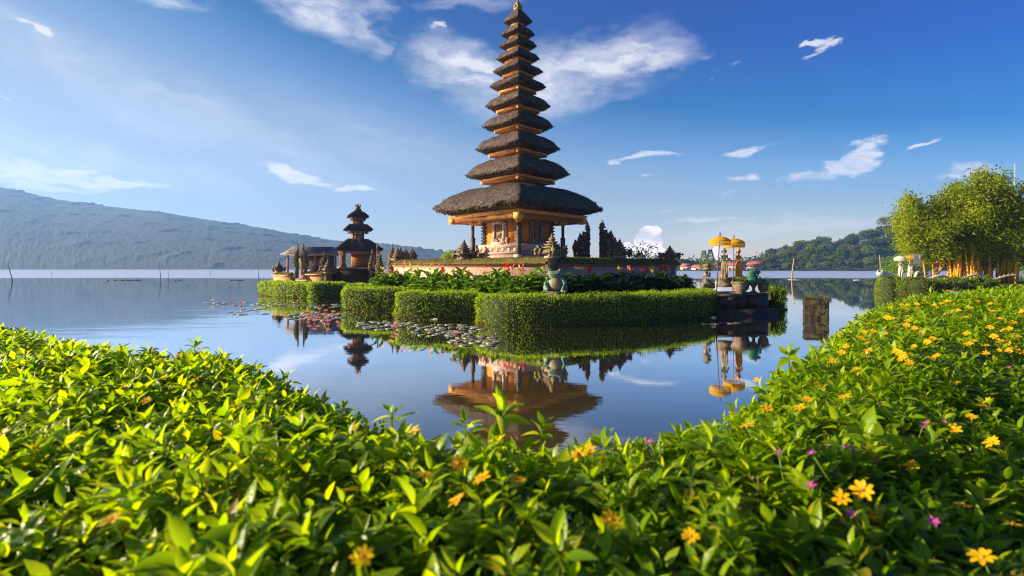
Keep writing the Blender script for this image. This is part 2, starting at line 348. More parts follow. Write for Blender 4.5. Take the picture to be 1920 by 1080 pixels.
def grid(fn, nu, nv, wrap=False):
    V = np.array([fn(i / (nu if wrap else nu - 1), j / (nv - 1)) for j in range(nv) for i in range(nu)])
    Fs = []
    for j in range(nv - 1):
        for i in range(nu if wrap else nu - 1):
            a = j * nu + i; b = j * nu + (i + 1) % nu; Fs.append((a, b, b + nu, a + nu))
    return V, np.array(Fs)

#@@WATER
# ------------------------------------------------------------------ lake
WM = bpy.data.materials.new('lake_water'); WM.use_nodes = True; T = NT(WM.node_tree); T.n.clear()
b = T.add('ShaderNodeBsdfGlossy'); df = T.add('ShaderNodeBsdfDiffuse'); df.inputs[0].default_value = (.085, .060, .016, 1); b.inputs[0].default_value = (.96, .97, 1, 1)
fr = T.add('ShaderNodeFresnel'); fr.inputs[0].default_value = 1.33; mx = T.add('ShaderNodeMixShader'); T.link(T.mapr(fr.outputs[0], .02, .36, .08, .95), mx.inputs[0]); T.link(df.outputs[0], mx.inputs[1]); T.link(b.outputs[0], mx.inputs[2])
o = T.add('ShaderNodeOutputMaterial'); T.link(mx.outputs[0], o.inputs[0])
tcn = T.add('ShaderNodeTexCoord').outputs['Object']; sx = T.add('ShaderNodeSeparateXYZ'); T.link(tcn, sx.inputs[0])
wob = T.math('MULTIPLY', T.noise(T.mapping(tcn, sc=(1, .3, 1)), .03, 3), 24)
dist = T.math('SUBTRACT', T.math('ADD', sx.outputs[1], wob), 12)
far = T.mapr(dist, 96, 112, 0, 1, True)
T.link(T.mapr(far, 0, 1, .012, .42), b.inputs['Roughness'])
r1 = T.noise(T.mapping(tcn, sc=(.8, 2.6, 1)), 2.2, 4, .55); r2 = T.noise(T.mapping(tcn, rot=(0, 0, .25), sc=(.25, 1.0, 1)), 1.1, 3, .5)
leftm = T.math('MULTIPLY', T.mapr(T.math('ADD', sx.outputs[0], T.math('MULTIPLY', sx.outputs[1], .38)), 1.5, -5, .22, 1.0, True), T.mapr(sx.outputs[1], 60, 18, .35, 1))
patch = T.mapr(T.noise(T.mapping(tcn, sc=(.35, 1, 1)), .22, 3), .35, .65, .15, 1)
hgt = T.math('ADD', T.math('MULTIPLY', r1, .35), r2)
b1 = T.add('ShaderNodeBump'); b1.inputs['Distance'].default_value = .012
T.link(T.math('ADD', T.math('MULTIPLY', T.math('MULTIPLY', leftm, patch), .95), T.math('MULTIPLY', far, .4)), b1.inputs['Strength']); T.link(hgt, b1.inputs['Height'])
T.link(b1.outputs[0], b.inputs['Normal']); T.link(b1.outputs[0], fr.inputs['Normal'])
mb = MB(); mb.add([(-2400, -45, 0), (1450, -45, 0), (1450, 1830, 0), (-2400, 1830, 0)], [(0, 1, 2, 3)])
tag(mb.build('water', WM), kind='structure')
mb = MB(); mb.add([(-2400, -45, -2), (1450, -45, -2), (1450, 1830, -2), (-2400, 1830, -2)], [(0, 1, 2, 3)])
tag(mb.build('lake_bed', SOIL), kind='structure')
#@@HILLS
# ------------------------------------------------------------------ far hills
HILLM = material('forested_hill', (.088, .09, .045), (.112, .112, .058), .95, .045, bump=0, detail=7)
prof_px = [-420, -200, 0, 100, 200, 300, 400, 460, 494, 560, 594, 640, 715, 775, 811, 835, 900, 960, 1100, 1250]
prof_y = [300, 325, 350, 372, 386, 397, 413, 422, 427, 440, 446, 451, 457, 462, 469, 473, 482, 490, 497, 500]
def hill(u, v):
    px = -420 + u * 1670; yr = np.interp(px, prof_px, prof_y)
    D0, D1 = 820, 1500
    if v < .8:
        t = v / .8; D = D0 + (D1 - D0) * t; zr = (HZ - yr) / F * D1 + CH
        z = zr * (t ** .82) * (1 - .03 * math.sin(t * 9 + u * 11) * (1 - t)) - 1.0
    else:
        t = (v - .8) / .2; D = D1 + 300 * t; zr = (HZ - yr) / F * D1 + CH; z = zr * (1 - .6 * t)
    return ((px - 960) / F * D, D, z)
V, Fs = grid(hill, 620, 110)
cn = vnoise(V[:, 0], V[:, 1], .09, 3) * .4 + vnoise(V[:, 0], V[:, 1], .22, 4) * .4 + rng.normal(0, .35, len(V)) + np.exp(-((V[:, 1] - 1500) / 30) ** 2) * np.maximum(0, vnoise(V[:, 0], V[:, 1] * 0, .16, 21)) * 7
V[:, 2] += cn * np.clip(V[:, 2] / 6, 0, 1) + np.maximum(0, vnoise(V[:, 0], V[:, 1], .045, 9) - .35) * 9 * np.clip(V[:, 2] / 6, 0, 1)
V[:620, 2] = -1.5
mb = MB(); mb.add(V, Fs); tag(mb.build('hills', HILLM, smooth=True), kind='structure')

# right forested slope: the ground under it
def slope(u, v):
    px = 1250 + u * 1100; yr = np.interp(px, [1250, 1400, 1430, 1500, 1570, 1640, 1720, 1900, 2350], [499, 498, 488, 478, 470, 452, 440, 430, 420])
    D0, D1 = 380, 560; t = v; D = D0 + (D1 - D0) * t
    return ((px - 960) / F * D, D, -1 + ((HZ - yr) / F * D1 + CH) * sm(t) ** .7 * 1.0)
V, Fs = grid(slope, 90, 24); V[:, 2] += rng.normal(0, .5, len(V)) * (V[:, 2] > .5)
V[:90, 2] = -1.5
mb = MB(); mb.add(V, Fs); tag(mb.build('terrain', HILLM), kind='structure')
rsu = np.random.default_rng(8); nU = 16000; kk = rsu.integers(90 * 2, len(V) - 95, nU); pU = V[kk] + rsu.normal(0, 1, (nU, 3)) * (5, 3, 2.2) + (0, 0, 3.5)
mbU = MB(); leaves(mbU, pU, rsu.normal(0, 1, (nU, 3)), rsu.normal(0, 1, (nU, 3)), rsu.uniform(1.5, 3.2, nU), rsu.uniform(1.2, 2.4, nU))
UNDER = leafmat('far_undergrowth', [(.015, .03, .006), (.04, .065, .012), (.08, .10, .02)], .25, .8, .1, big=(.15, (.6, .7, .7)))
tag(mbU.build('forest_undergrowth', UNDER), 'unbroken dark woodland filling the slope between the larger trees across the lake', 'woodland', kind='stuff')
def slope_z(px, D):
    yr = np.interp(px, [1250, 1400, 1430, 1500, 1570, 1640, 1720, 1900, 2350], [499, 498, 488, 478, 470, 452, 440, 430, 420])
    t = (D - 380) / 180; return float(-1 + ((HZ - yr) / F * 560 + CH) * sm(np.array(t)) ** .7)
TREEL = [leafmat('far_leaves_dark', [(.03, .06, .008), (.07, .11, .014), (.12, .16, .02)], .3, .8, .1, big=(.25, (.6, .7, .7))),
         leafmat('far_leaves_olive', [(.08, .09, .015), (.14, .15, .025), (.20, .19, .04)], .3, .8, .1, big=(.25, (.6, .7, .7))),
         leafmat('far_leaves_fresh', [(.08, .13, .012), (.16, .22, .02), (.22, .28, .025)], .35, .8, .1, big=(.25, (.65, .75, .7)))]
BARK = material('bark', (.05, .035, .025), (.13, .10, .07), .9, 8, bump=.5)
def crown_pts(n, r, lobes, rs, flat=.75):
    c = rs.normal(0, 1, (lobes, 3)); c = norm(c) * rs.uniform(.35, .8, (lobes, 1)) * r; c[:, 2] = np.abs(c[:, 2]) * flat - r * .15
    rr = rs.uniform(.28, .5, lobes) * r
    k = rs.integers(0, lobes, n); d = norm(rs.normal(0, 1, (n, 3))); q = rs.uniform(.65, 1.05, (n, 1))
    return c[k] + d * rr[k][:, None] * q, d
def far_tree(name, label, cat, mat, seed, r=6.5, hh=9, n=1300, lobes=14, leaf=1.0, flat=.8, group=None):
    rs = np.random.default_rng(seed); e = empty(name, (0, 0, 0), 0, label, cat, group)
    p, d = crown_pts(n, r, lobes, rs, flat); p[:, 2] += hh
    mb = MB(); leaves(mb, p, norm(rs.normal(0, 1, (n, 3)) + d * .5), d + rs.normal(0, .5, (n, 3)), rs.uniform(.6, 1.3, n) * leaf, rs.uniform(.6, 1.2, n) * leaf)
    mb.build('crown', mat, e)
    mb = MB(); mb.tube([(0, 0, -2), (.2, 0, hh * .5), (0, .2, hh)], [.5, .38, .25], 6)
    for k in range(5):
        a = k * 1.26 + seed; mb.tube([(0, 0, hh * .55), (math.cos(a) * r * .35, math.sin(a) * r * .35, hh * .9), (math.cos(a) * r * .6, math.sin(a) * r * .6, hh + r * .2)], [.25, .15, .06], 5)
    mb.build('trunk', BARK, e); return e
protos = []
GT = 'trees on the forested slope across the lake'
lb = ['dark green round-crowned tree massed on the forested slope across the lake', 'olive brown crowned tree massed on the forested slope across the lake', 'fresh green crowned tree massed on the forested slope across the lake']
for i in range(6): protos.append(far_tree('broadleaf_tree', lb[i % 3], 'tree', TREEL[i % 3], 20 + i, n=1500, group=GT + ' - ' + ['dark', 'olive', 'fresh'][i % 3]))
first = [True] * 6
def put_tree(k, px, D, sc, z=None, label=None, group=None):
    x, y = XY(px, D); z = slope_z(px, D) if z is None else z
    if first[k]: t = protos[k]; first[k] = False; t.location = (x, y, z); t.scale = (sc, sc, sc); t.rotation_euler = (0, 0, random.uniform(0, 6.28))
    else: t = copy_tree(protos[k], (x, y, z), random.uniform(0, 6.28), sc)
    if label: t['label'] = label
    if group: t['group'] = group
    return t
for D, stp, s0 in ((392, 26, .62), (425, 24, .85), (460, 23, .95), (500, 23, 1.05), (545, 24, 1.1)):
    px = 1436 + (D - 392) * .10
    while px < 1960:
        k = random.choice([0, 0, 3, 3, 1, 2, 4, 5]) if D > 400 else random.choice([2, 5, 1, 4, 0])
        put_tree(k, px + random.uniform(-6, 6), D + random.uniform(-10, 10), s0 * random.uniform(.8, 1.2) * (1 if px > 1500 else .85)); px += stp * random.uniform(.7, 1.25)
# the flat-topped tree that stands above the ridge
t = far_tree('umbrella_tree', 'lone flat-topped tree rising above the ridge of the forested slope', 'tree', TREEL[0], 77, r=9.5, hh=19, n=800, lobes=14, leaf=.9, flat=.25)
x, y = XY(1663, 540); t.location = (x, y, 2 + (HZ - 452) / F * 540 + 2.0); t.scale = (1.05,) * 3
# low far shore between the islands, with red-roofed halls
for px, s, k in ((1272, .8, 0), (1284, .7, 3), (1297, .62, 0), (1311, .55, 5), (1396, .55, 0), (1408, .6, 3), (1420, .7, 0), (1344, .5, 3), (1380, .6, 0), (1365, .5, 3), (1430, .8, 2), (1255, .8, 0), (1240, .8, 3)):
    put_tree(k, px, 430, s * 1.05, 0, 'small dark tree behind the red-roofed halls on the far shore' if k != 2 and k != 5 else 'small green tree behind the red-roofed halls on the far shore', 'trees behind the halls on the far shore' + (' - green' if k in (2, 5) else ''))
def conifer(px, D, top, seed, label, mat):
    x, y = XY(px, D); h = 2 + (HZ - top) / F * D; e = empty('conifer_tree', (x, y, 0), 0, label, 'tree'); rs = np.random.default_rng(seed)
    n = 900; t = rs.uniform(.12, 1, n); r = (1 - t) ** .7 * h * .22 + .3; a = rs.uniform(0, 6.28, n); lay = .8 + .25 * np.sin(t * 60)
    p = np.stack([np.cos(a) * r * lay, np.sin(a) * r * lay, t * h], 1); d = np.stack([np.cos(a), np.sin(a), rs.uniform(-.4, .5, n)], 1)
    mb = MB(); leaves(mb, p, d, rs.normal(0, 1, (n, 3)) + (0, 0, 1), h * .06, h * .045); mb.build('crown', mat, e)
    mb = MB(); mb.tube([(0, 0, -1), (0, 0, h * .95)], [h * .02, .05], 6); mb.build('trunk', BARK, e)
conifer(1320, 300, 470, 1, 'pale green feathery conifer behind the left end of the far halls', TREEL[2])
conifer(1332, 310, 468, 2, 'tall dark narrow conifer beside the pale one on the far shore', TREEL[0])
REDR = material('red_roof_tiles', (.30, .08, .05), (.46, .15, .09), .8, .6, bump=.3, bscale=2)
WHITEP = material('whitewash', (.55, .48, .44), (.66, .60, .56), .8, .5); DARKO = material('dark_opening', (.03, .025, .025), (.06, .05, .05), .6, 1)
def hall(px0, px1, D, ytop, ybot, label):
    x0, _ = XY(px0, D); x1, _ = XY(px1, D); w = x1 - x0; zt = 2 + (HZ - ytop) / F * D; e = empty('lakeside_hall', ((x0 + x1) / 2, D, 0), 0, label, 'building')
    zb = zt * .55; dp = w * .45
    mb = MB(); mb.box((0, 0, zb / 2), (w * .9, dp * .8, zb)); mb.build('wall', WHITEP, e)
    mb = MB(); o = .02
    mb.add([(-w / 2, -dp / 2, zb - .1), (w / 2, -dp / 2, zb - .1), (w / 2, dp / 2, zb - .1), (-w / 2, dp / 2, zb - .1), (-w * .38, 0, zt), (w * .38, 0, zt)], [(0, 1, 5, 4), (1, 2, 5), (2, 3, 4, 5), (3, 0, 4), (3, 2, 1, 0)]); mb.build('roof', REDR, e)
    nw = max(3, int(w / 3))
    for k in range(nw):
        mb = MB(); mb.box((-w * .4 + w * .8 * (k + .5) / nw, -dp * .4 - .03, zb * .45), (w * .5 / nw, .06, zb * .5)); mb.build('window', DARKO, e)
hall(1276, 1300, 395, 494, 503, 'small red-roofed hall at the left end of the far shore')
hall(1296, 1340, 390, 496, 503, 'low wide hall with long red roof on the far shore behind the stone urn')
hall(1336, 1352, 400, 491, 503, 'small red-roofed house between the two longer far halls')
hall(1358, 1398, 385, 492, 503, 'red-roofed hall on the far shore seen between the two painted statues')
hall(1394, 1425, 395, 495, 503, 'red-roofed hall at the right end of the far shore beside the forest')
hall(1400, 1440, 410, 489, 503, 'long two-level hall with faded red roof behind the right end hall')
mb = MB()
x0 = XY(1240, 380)[0]; x1 = XY(1960, 380)[0]
V, Fs = grid(lambda u, v: (x0 + (x1 - x0) * u, 372 + 60 * v + 3 * math.sin(u * 40), -.6 + 1.6 * min(1, v * 3)), 120, 8)
mb.add(V, Fs); tag(mb.build('far_shore', LAWN), kind='structure')
#@@MERU
# ------------------------------------------------------------------ thatched tower shrines
def roof_mesh(hw, z_tip, z_sh, z_fas, hw_fas, hw_sh, hw_body, z_body, apex=None, sag=.06, seed=0, n=14, rough=.012, prof=None):
    # half-widths are half diagonals; the plan is a square with corners on the axes
    def ring(r, z, dz=0, rnd=0.0):
        V = []
        for c in range(4):
            a0 = c * math.pi / 2; a1 = a0 + math.pi / 2
            for k in range(n):
                t = k / n; x = math.cos(a0) * (1 - t) + math.cos(a1) * t; y = math.sin(a0) * (1 - t) + math.sin(a1) * t
                s = 4 * t * (1 - t); bul = 1 + rnd * s
                cz = dz * s
                V.append((x * r * bul, y * r * bul, z + cz))
        return V
    H = (z_sh if apex is None else apex) - z_tip; rings = []
    S = -sag * hw
    thick = (z_tip - z_fas)
    rings.append(ring(hw_fas * .6, z_fas + .02 * hw, 0))
    rings.append(ring(hw_fas * .98, z_fas, 0))
    rings.append(ring(hw_fas + (hw - hw_fas) * .45, z_fas + thick * .36, S * .3, .02))
    rings.append(ring(hw * .955, z_fas + thick * .74, S * .8, .03))
    rings.append(ring(hw * .992, z_fas + thick * .90, S, .03))
    rings.append(ring(hw, z_tip, S, .03))
    rings.append(ring(hw * .985, z_tip + H * .07, S, .04))
    if apex is None:
        prof = prof or [(.93, .24), (.875, .42), (.79, .60), (.69, .74), (.585, .86), (.49, .95)]
        k0 = hw_sh / hw
        for p, q in prof:
            pr = k0 + (p - .38) / (.985 - .38) * (.985 - k0)
            rings.append(ring(hw * pr, z_tip + H * q, S * (1 - q) ** .5, .06))
        rings.append(ring(hw_sh, z_sh, 0, .07)); rings.append(ring(hw_sh * .92, z_sh - H * .02, 0, .07))
        rings.append(ring(hw_body + (hw_sh - hw_body) * .3, z_body + (z_sh - z_body) * .3, 0, .02)); rings.append(ring(hw_body * .8, z_body - .1 * H, 0, 0))
    else:
        for p, q in [(.95, .10), (.86, .22), (.72, .40), (.56, .58), (.40, .75), (.24, .90), (.10, 1.0)]:
            rings.append(ring(hw * p, z_tip + (apex - z_tip) * q, S * (1 - q), .05))
    V = np.array([v for r in rings for v in r]); m = 4 * n; Fs = []
    for j in range(len(rings) - 1):
        for i in range(m): a = j * m + i; b = j * m + (i + 1) % m; Fs.append((a, b, b + m, a + m))
    rs = np.random.default_rng(seed)
    V += rs.normal(0, hw * rough, V.shape) * .6
    ang = np.arctan2(V[:, 1], V[:, 0]); V[:, 2] += np.sin(ang * 5 + seed) * hw * .008 + np.sin(ang * 13 + seed * 2) * hw * .005
    mb = MB(); mb.add(V, Fs); mb.add(rings[-1], [tuple(range(m))])
    nr = len(rings); G_ = V.reshape(nr, m, 3); nf_ = int(min(9000, 500 + 420 * hw * hw * 1.2))
    j0 = 2; f = rs.uniform(j0, nr - 4, nf_); e_ = int(nf_ * .35); f[:e_] = rs.uniform(3.2, 6.2, e_); j = f.astype(int); fj = (f - j)[:, None]; i = rs.integers(0, m, nf_); fi = rs.uniform(0, 1, (nf_, 1)); i2 = (i + 1) % m
    a_ = G_[j, i] * (1 - fi) + G_[j, i2] * fi; b_ = G_[j + 1, i] * (1 - fi) + G_[j + 1, i2] * fi; p_ = a_ * (1 - fj) + b_ * fj; down = norm(a_ - b_); tang = norm(G_[j, i2] - G_[j, i]); nn_ = norm(np.cross(tang, b_ - a_)); out = norm(p_ * (1, 1, 0)); 
    nn_ = nn_ * np.sign((nn_ * out).sum(1, keepdims=True) + nn_[:, 2:3] * .5 + 1e-3)
    down = np.where((f < 4)[:, None], out * .3 + np.array([0, 0, -1.]), down)
    mb.fib = (p_ + nn_ * .004, down + rs.normal(0, .16, (nf_, 3)) + nn_ * .12, nn_, rs.uniform(.04, .13, nf_) * hw ** .5 * .42, rs.uniform(.014, .036, nf_) * hw ** .35); return mb
def dentil_band(mb, hd, z0, z1, n, w=.7, m=None):          # hanging carved teeth along a square of half-diagonal hd
    cs = [(hd, 0), (0, hd), (-hd, 0), (0, -hd)]
    for c in range(4):
        a = np.array(cs[c]); b = np.array(cs[(c + 1) % 4]); L = np.linalg.norm(b - a); ang = math.atan2(b[1] - a[1], b[0] - a[0])
        for k in range(n):
            p = a + (b - a) * (k + .5) / n; mb.box((p[0], p[1], (z0 + z1) / 2), (L / n * w, .05, z1 - z0), ang, m=m)
def sq(mb, prof, m=None): mb.stack(0, 0, [(z, r / math.sqrt(2)) for z, r in prof], rz=math.pi / 4, m=m)
def tooth_corner(mb, x, y, z0, z1, w, n, m=None):
    for k in range(n):
        z = z0 + (z1 - z0) * (k + .5) / n; ww = w * (1.0 if k % 2 else .62)
        mb.box((x, y, z), (ww, ww, (z1 - z0) / n * .92), math.pi / 4, m=m)

Dm = 28.0; S = Dm / F; mz = lambda y: CH + (HZ - y) * S
MX = (971 - 960) / F * Dm
meru = empty('meru_tower', (MX, Dm, 0), 0, 'tall eleven-tiered tower shrine with dark thatched roofs over orange walls', 'tower shrine')
# (tip half-width, tip y, shoulder y, shoulder half-width, fascia half-width, fascia bottom y, upper body half-width)
tiers = [(160, 391, 351, 62, 130, 417, 44), (98.6, 327, 300, 50, 70, 344, 38), (79.7, 279, 256.5, 42, 55, 294, 32.5), (67.5, 237, 217.5, 37, 45, 249, 29.5),
         (62, 199, 181, 32, 41, 212.5, 26), (53.5, 161.5, 150, 27, 35, 176, 22.5), (47.6, 134, 122.5, 24, 29, 146, 19), (41.5, 110.5, 97.5, 21, 24.5, 120, 16),
         (36, 86.5, 74, 17, 20.5, 97, 13.5), (32, 65, 51.5, 14, 16.5, 73.5, 11), (28, 41, 0, 0, 13.5, 51, 0)]
for i, (hw, yt, ys, hs, hf, yf, hb) in enumerate(tiers):
    fh = max(4.2, hf * .085) * S                            # fascia height
    zb = mz(yf); zf = zb + fh
    if i < 10:
        nf = tiers[i + 1]
        r = roof_mesh(hw * S, mz(yt), mz(ys), zf, hf * S, hs * S, hb * S, mz(ys + (355 - 351) * hw / 160 + 1.5), None, .055, i)
    else: r = roof_mesh(hw * S, mz(yt), 0, zf, hf * S, 0, 0, 0, mz(16), .03, i)
    ro = r.build('thatched_roof', THATCH, meru, smooth=True); ss_ = ro.modifiers.new('s', 'SUBSURF'); ss_.levels = ss_.render_levels = 1
    mb = MB(); leaves(mb, *r.fib, leaf_template(1, 0, .1, ([0, 1], [.5, .2]))); mb.build('loose_fibres', FIBRE, ro)
    mb = MB()                                               # stepped gilded cornice under the thatch
    sq(mb, [(zf - fh * .30, hf * S * 1.0), (zf + .03, hf * S * 1.0)], 0)
    sq(mb, [(zf - fh * .62, hf * S * .955), (zf - fh * .31, hf * S * .975)], 0)
    sq(mb, [(zb + fh * .05, hf * S * .90), (zf - fh * .63, hf * S * .93)], 1)
    dentil_band(mb, hf * S * .965, zb - fh * .25, zf - fh * .5, max(8, int(hf * .5)), .6, 1)
    for c in range(4):
        a = c * math.pi / 2; mb.box((math.cos(a) * hf * S * .93, math.sin(a) * hf * S * .93, zb + fh * .1), (hf * S * .10, hf * S * .10, fh * .9), math.pi / 4, m=0)
    mb.build('cornice', [GOLDW, REDW], meru)
    if i:                                                   # the small storey standing on the roof below
        pb = tiers[i - 1]; z0 = mz(pb[2]) - .25; hb_ = pb[6] * S; z1 = zb + fh * .1; H = z1 - mz(pb[2])
        mb = MB(); sq(mb, [(z0, hb_), (z0 + .3 + H * .15, hb_), (z0 + .3 + H * .15, hb_ * .93), (z1 - H * .35, hb_ * .93), (z1 - H * .35, hb_ * 1.0), (z1 - H * .15, hb_ * 1.12), (z1, hf * S * .88)], 0)
        dentil_band(mb, hb_ * 1.0, mz(pb[2]) + H * .12, z1 - H * .3, max(5, int(pb[6] * .35)), .5, 1)
        mb.build('tier_wall', [GOLDW, REDW], meru)
mb = MB(); mb.lathe((0, 0, mz(17)), [(.22, -.1), (.24, .0), (.13, .06), (.20, .12), (.22, .18), (.12, .25), (.16, .30), (.07, .36), (.05, .44), (.01, .52)], 12)
for k in range(8): a = k * .785; mb.spike((math.cos(a) * .16, math.sin(a) * .16, mz(17) + .02), (math.cos(a), math.sin(a), 1.4), .17, .035)
mb.build('finial', material('gold_finial', (.25, .14, .04), (.55, .36, .10), .4, 8, metal=.4), meru)
# ground floor
zt = mz(409); zw0 = mz(462); hw_ = 1.86
cella = MB(); sq(cella, [(zw0 - .1, hw_), (zt + .2, hw_)]); cella = cella.build('wall', ORANGE, meru)
mb = MB()
for c in range(4):
    a = c * math.pi / 2; tooth_corner(mb, math.cos(a) * hw_ * .97, math.sin(a) * hw_ * .97, zw0, zt - .25, .30, 15)
mb.build('corner_pilaster', material('banded_pilaster', (.07, .05, .04), (.22, .15, .10), .8, 12, bump=.5), cella)
mb = MB(); sq(mb, [(zt - .28, hw_ * 1.0), (zt - .22, hw_ * 1.10), (zt - .08, hw_ * 1.16), (zt + .0, hw_ * 1.3), (zt + .15, hw_ * 1.36)])
dentil_band(mb, hw_ * 1.12, zt - .30, zt - .12, 9, .5); mb.build('bracket_frieze', CARVED, cella)
for c in range(4):                                          # a carved niche or door on each face
    an = c * math.pi / 2 + math.pi / 4; ap = hw_ / math.sqrt(2)
    def put(mb_): mb_.xf((math.cos(an) * ap, math.sin(an) * ap, 0), an - math.pi / 2 + math.pi); return mb_
    # local: x along the wall, y = -outwards... rotate so local +y points outwards
    def F_(): m_ = MB(); m_.xf((math.cos(an) * ap, math.sin(an) * ap, 0), an - math.pi / 2); return m_
    door = F_(); door.box((0, .05, (zw0 + zt) / 2 - .02), (.56, .08, zt - zw0 - .55)); door = door.build('door', DARKW, meru)
    rl = F_()
    rs = np.random.default_rng(c + 40)
    for k in range(70): rl.ball((rs.uniform(-.2, .2), .10, rs.uniform(zw0 + .3, zt - .42)), (rs.uniform(.02, .05), .025, rs.uniform(.02, .07)), 6, 4, 0)
    rl.build('relief', RELIEF, door)
    fr = F_()
    for s_ in (-1, 1):
        fr.box((s_ * .36, .08, (zw0 + zt) / 2 - .02), (.13, .17, zt - zw0 - .4)); fr.box((s_ * .47, .05, (zw0 + zt) / 2 - .1), (.07, .10, zt - zw0 - .7))
        for k in range(9): fr.ball((s_ * rs.uniform(.38, .62), .10, zw0 + rs.uniform(0, .35)), rs.uniform(.04, .09), 7, 5)
        for k in range(7): fr.ball((s_ * rs.uniform(.36, .56), .10, zt - rs.uniform(.3, .65)), rs.uniform(.03, .07), 7, 5)
    fr.box((0, .09, zt - .36), (1.0, .18, .10)); fr.box((0, .08, zt - .28), (.74, .15, .10)); fr.box((0, .10, zw0 + .12), (.95, .24, .14)); fr.box((0, .14, zw0 - .02), (1.15, .34, .15))
    for k in range(26): fr.ball((rs.uniform(-.4, .4), .15, zw0 + rs.uniform(.08, .3)), rs.uniform(.035, .08), 7, 5)
    fr.build('frame', PINK if c == 2 else CARVED, door, jitter=.004)
mb = MB(); sq(mb, [(mz(487), 2.5), (mz(481), 2.5), (mz(481), 2.35), (mz(477), 2.3), (mz(477), 2.42), (mz(475), 2.42), (mz(474), 2.2), (mz(468), 2.2), (mz(466), 2.3), (mz(460), 2.3), (mz(460), 1.95), (mz(458), 1.9)])
dentil_band(mb, 2.2, mz(473), mz(466.5), 7, .4)
mb.build('plinth', PINK, meru)
for c in range(4):
    a = c * math.pi / 2; mb = MB(); x, y = math.cos(a) * 2.46, math.sin(a) * 2.46
    mb.box((x, y, mz(484)), (.34, .34, .28), math.pi / 4, m=1); mb.box((x, y, (mz(480) + mz(446)) / 2), (.19, .19, mz(446) - mz(480)), math.pi / 4)
    mb.box((x, y, (mz(446) + mz(420)) / 2), (.12, .12, mz(420) - mz(446) + .02), math.pi / 4); mb.stack(x, y, [(mz(424), .07), (mz(419), .17), (mz(416), .20)], m=2, rz=math.pi / 4)
    mb.build('post', [DARKW, PINK, GOLDW], meru)
mb = MB(); sq(mb, [(zt - .02, 3.55), (zt + .08, 3.55)]); mb.build('ceiling', REDW, meru)

# three-tiered tower on the second island
D2 = 50.0; S2 = D2 / F; m2 = lambda y: CH + (HZ - y) * S2
small = empty('meru_tower', (*XY(671, D2), 0), R(-23), 'small three-tiered tower shrine with mossy thatched roofs on the left island', 'tower shrine')
t2 = [(51, 467, 448, 19, 42, 474, 12.5), (31, 430, 420.5, 17, 23, 436.5, 11), (23, 406, 0, 0, 17, 412, 0)]
for i, (hw, yt, ys, hs, hf, yf, hb) in enumerate(t2):
    fh = 2.6 * S2; zb = m2(yf); zf = zb + fh; k = 1.14
    if i < 2: r = roof_mesh(hw * S2 * k, m2(yt), m2(ys), zf, hf * S2 * k, hs * S2 * k, hb * S2, m2(ys + 1), None, .04, 30 + i, prof=[(.93, .14), (.875, .25), (.79, .42), (.69, .60), (.585, .78), (.49, .92)])
    else: r = roof_mesh(hw * S2 * k, m2(yt), 0, zf, hf * S2 * k, 0, 0, 0, m2(393), .03, 33)
    ro = r.build('thatched_roof', MOSSTHATCH, small, smooth=True); ss_ = ro.modifiers.new('s', 'SUBSURF'); ss_.levels = ss_.render_levels = 1
    mb = MB(); leaves(mb, *r.fib, leaf_template(1, 0, .1, ([0, 1], [.5, .2]))); mb.build('loose_fibres', FIBRE, ro)
    mb = MB(); sq(mb, [(zb, hf * S2 * k * .93), (zf, hf * S2 * k)]); dentil_band(mb, hf * S2 * k * .93, zb - .08, zb + .05, 10, .5)
    mb.build('cornice', BROWNW, small)
    if i:
        pb = t2[i - 1]; hb_ = pb[6] * S2 * 1.15; z0 = m2(pb[2]) - .3; z1 = zb + .05
        mb = MB(); sq(mb, [(z0, hb_), (z0 + .75, hb_)])
        for c in range(4):
            a = c * math.pi / 2; mb.box((math.cos(a) * hb_ * .9, math.sin(a) * hb_ * .9, (z0 + z1) / 2), (.16, .16, z1 - z0), math.pi / 4)
        dentil_band(mb, hb_ * .92, z0 + .7, z1, 4, .3); mb.build('tier_wall', BROWNW, small)
mb = MB(); mb.lathe((0, 0, m2(394)), [(.3, 0), (.34, .1), (.2, .2), (.28, .3), (.12, .42), (.05, .6)], 10)
for k in range(9): a = k * .7; mb.spike((math.cos(a) * .15, math.sin(a) * .15, m2(394) + .2), (math.cos(a), math.sin(a), 1.6), .35, .05)
mb.build('finial', STONE, small, jitter=.01)
mb = MB(); sq(mb, [(.8, 2.9), (m2(505), 2.9), (m2(505), 2.6), (m2(501), 2.6)]); mb.build('plinth', PINK, small)
for sx_, sy_ in ((1, 0), (0, 1), (-1, 0), (0, -1)):
    mb = MB(); mb.box((sx_ * 2.0, sy_ * 2.0, (m2(501) + m2(474)) / 2), (.34, .34, m2(474) - m2(501)), math.pi / 4)
    mb.box((sx_ * 2.0, sy_ * 2.0, m2(500)), (.5, .5, .3), math.pi / 4); mb.build('post', BROWNW, small)
mb = MB(); mb.box((-.2, .6, (m2(501) + m2(475)) / 2), (1.7, .9, m2(475) - m2(501)), math.pi / 4); mb.build('altar_wall', REDW, small)

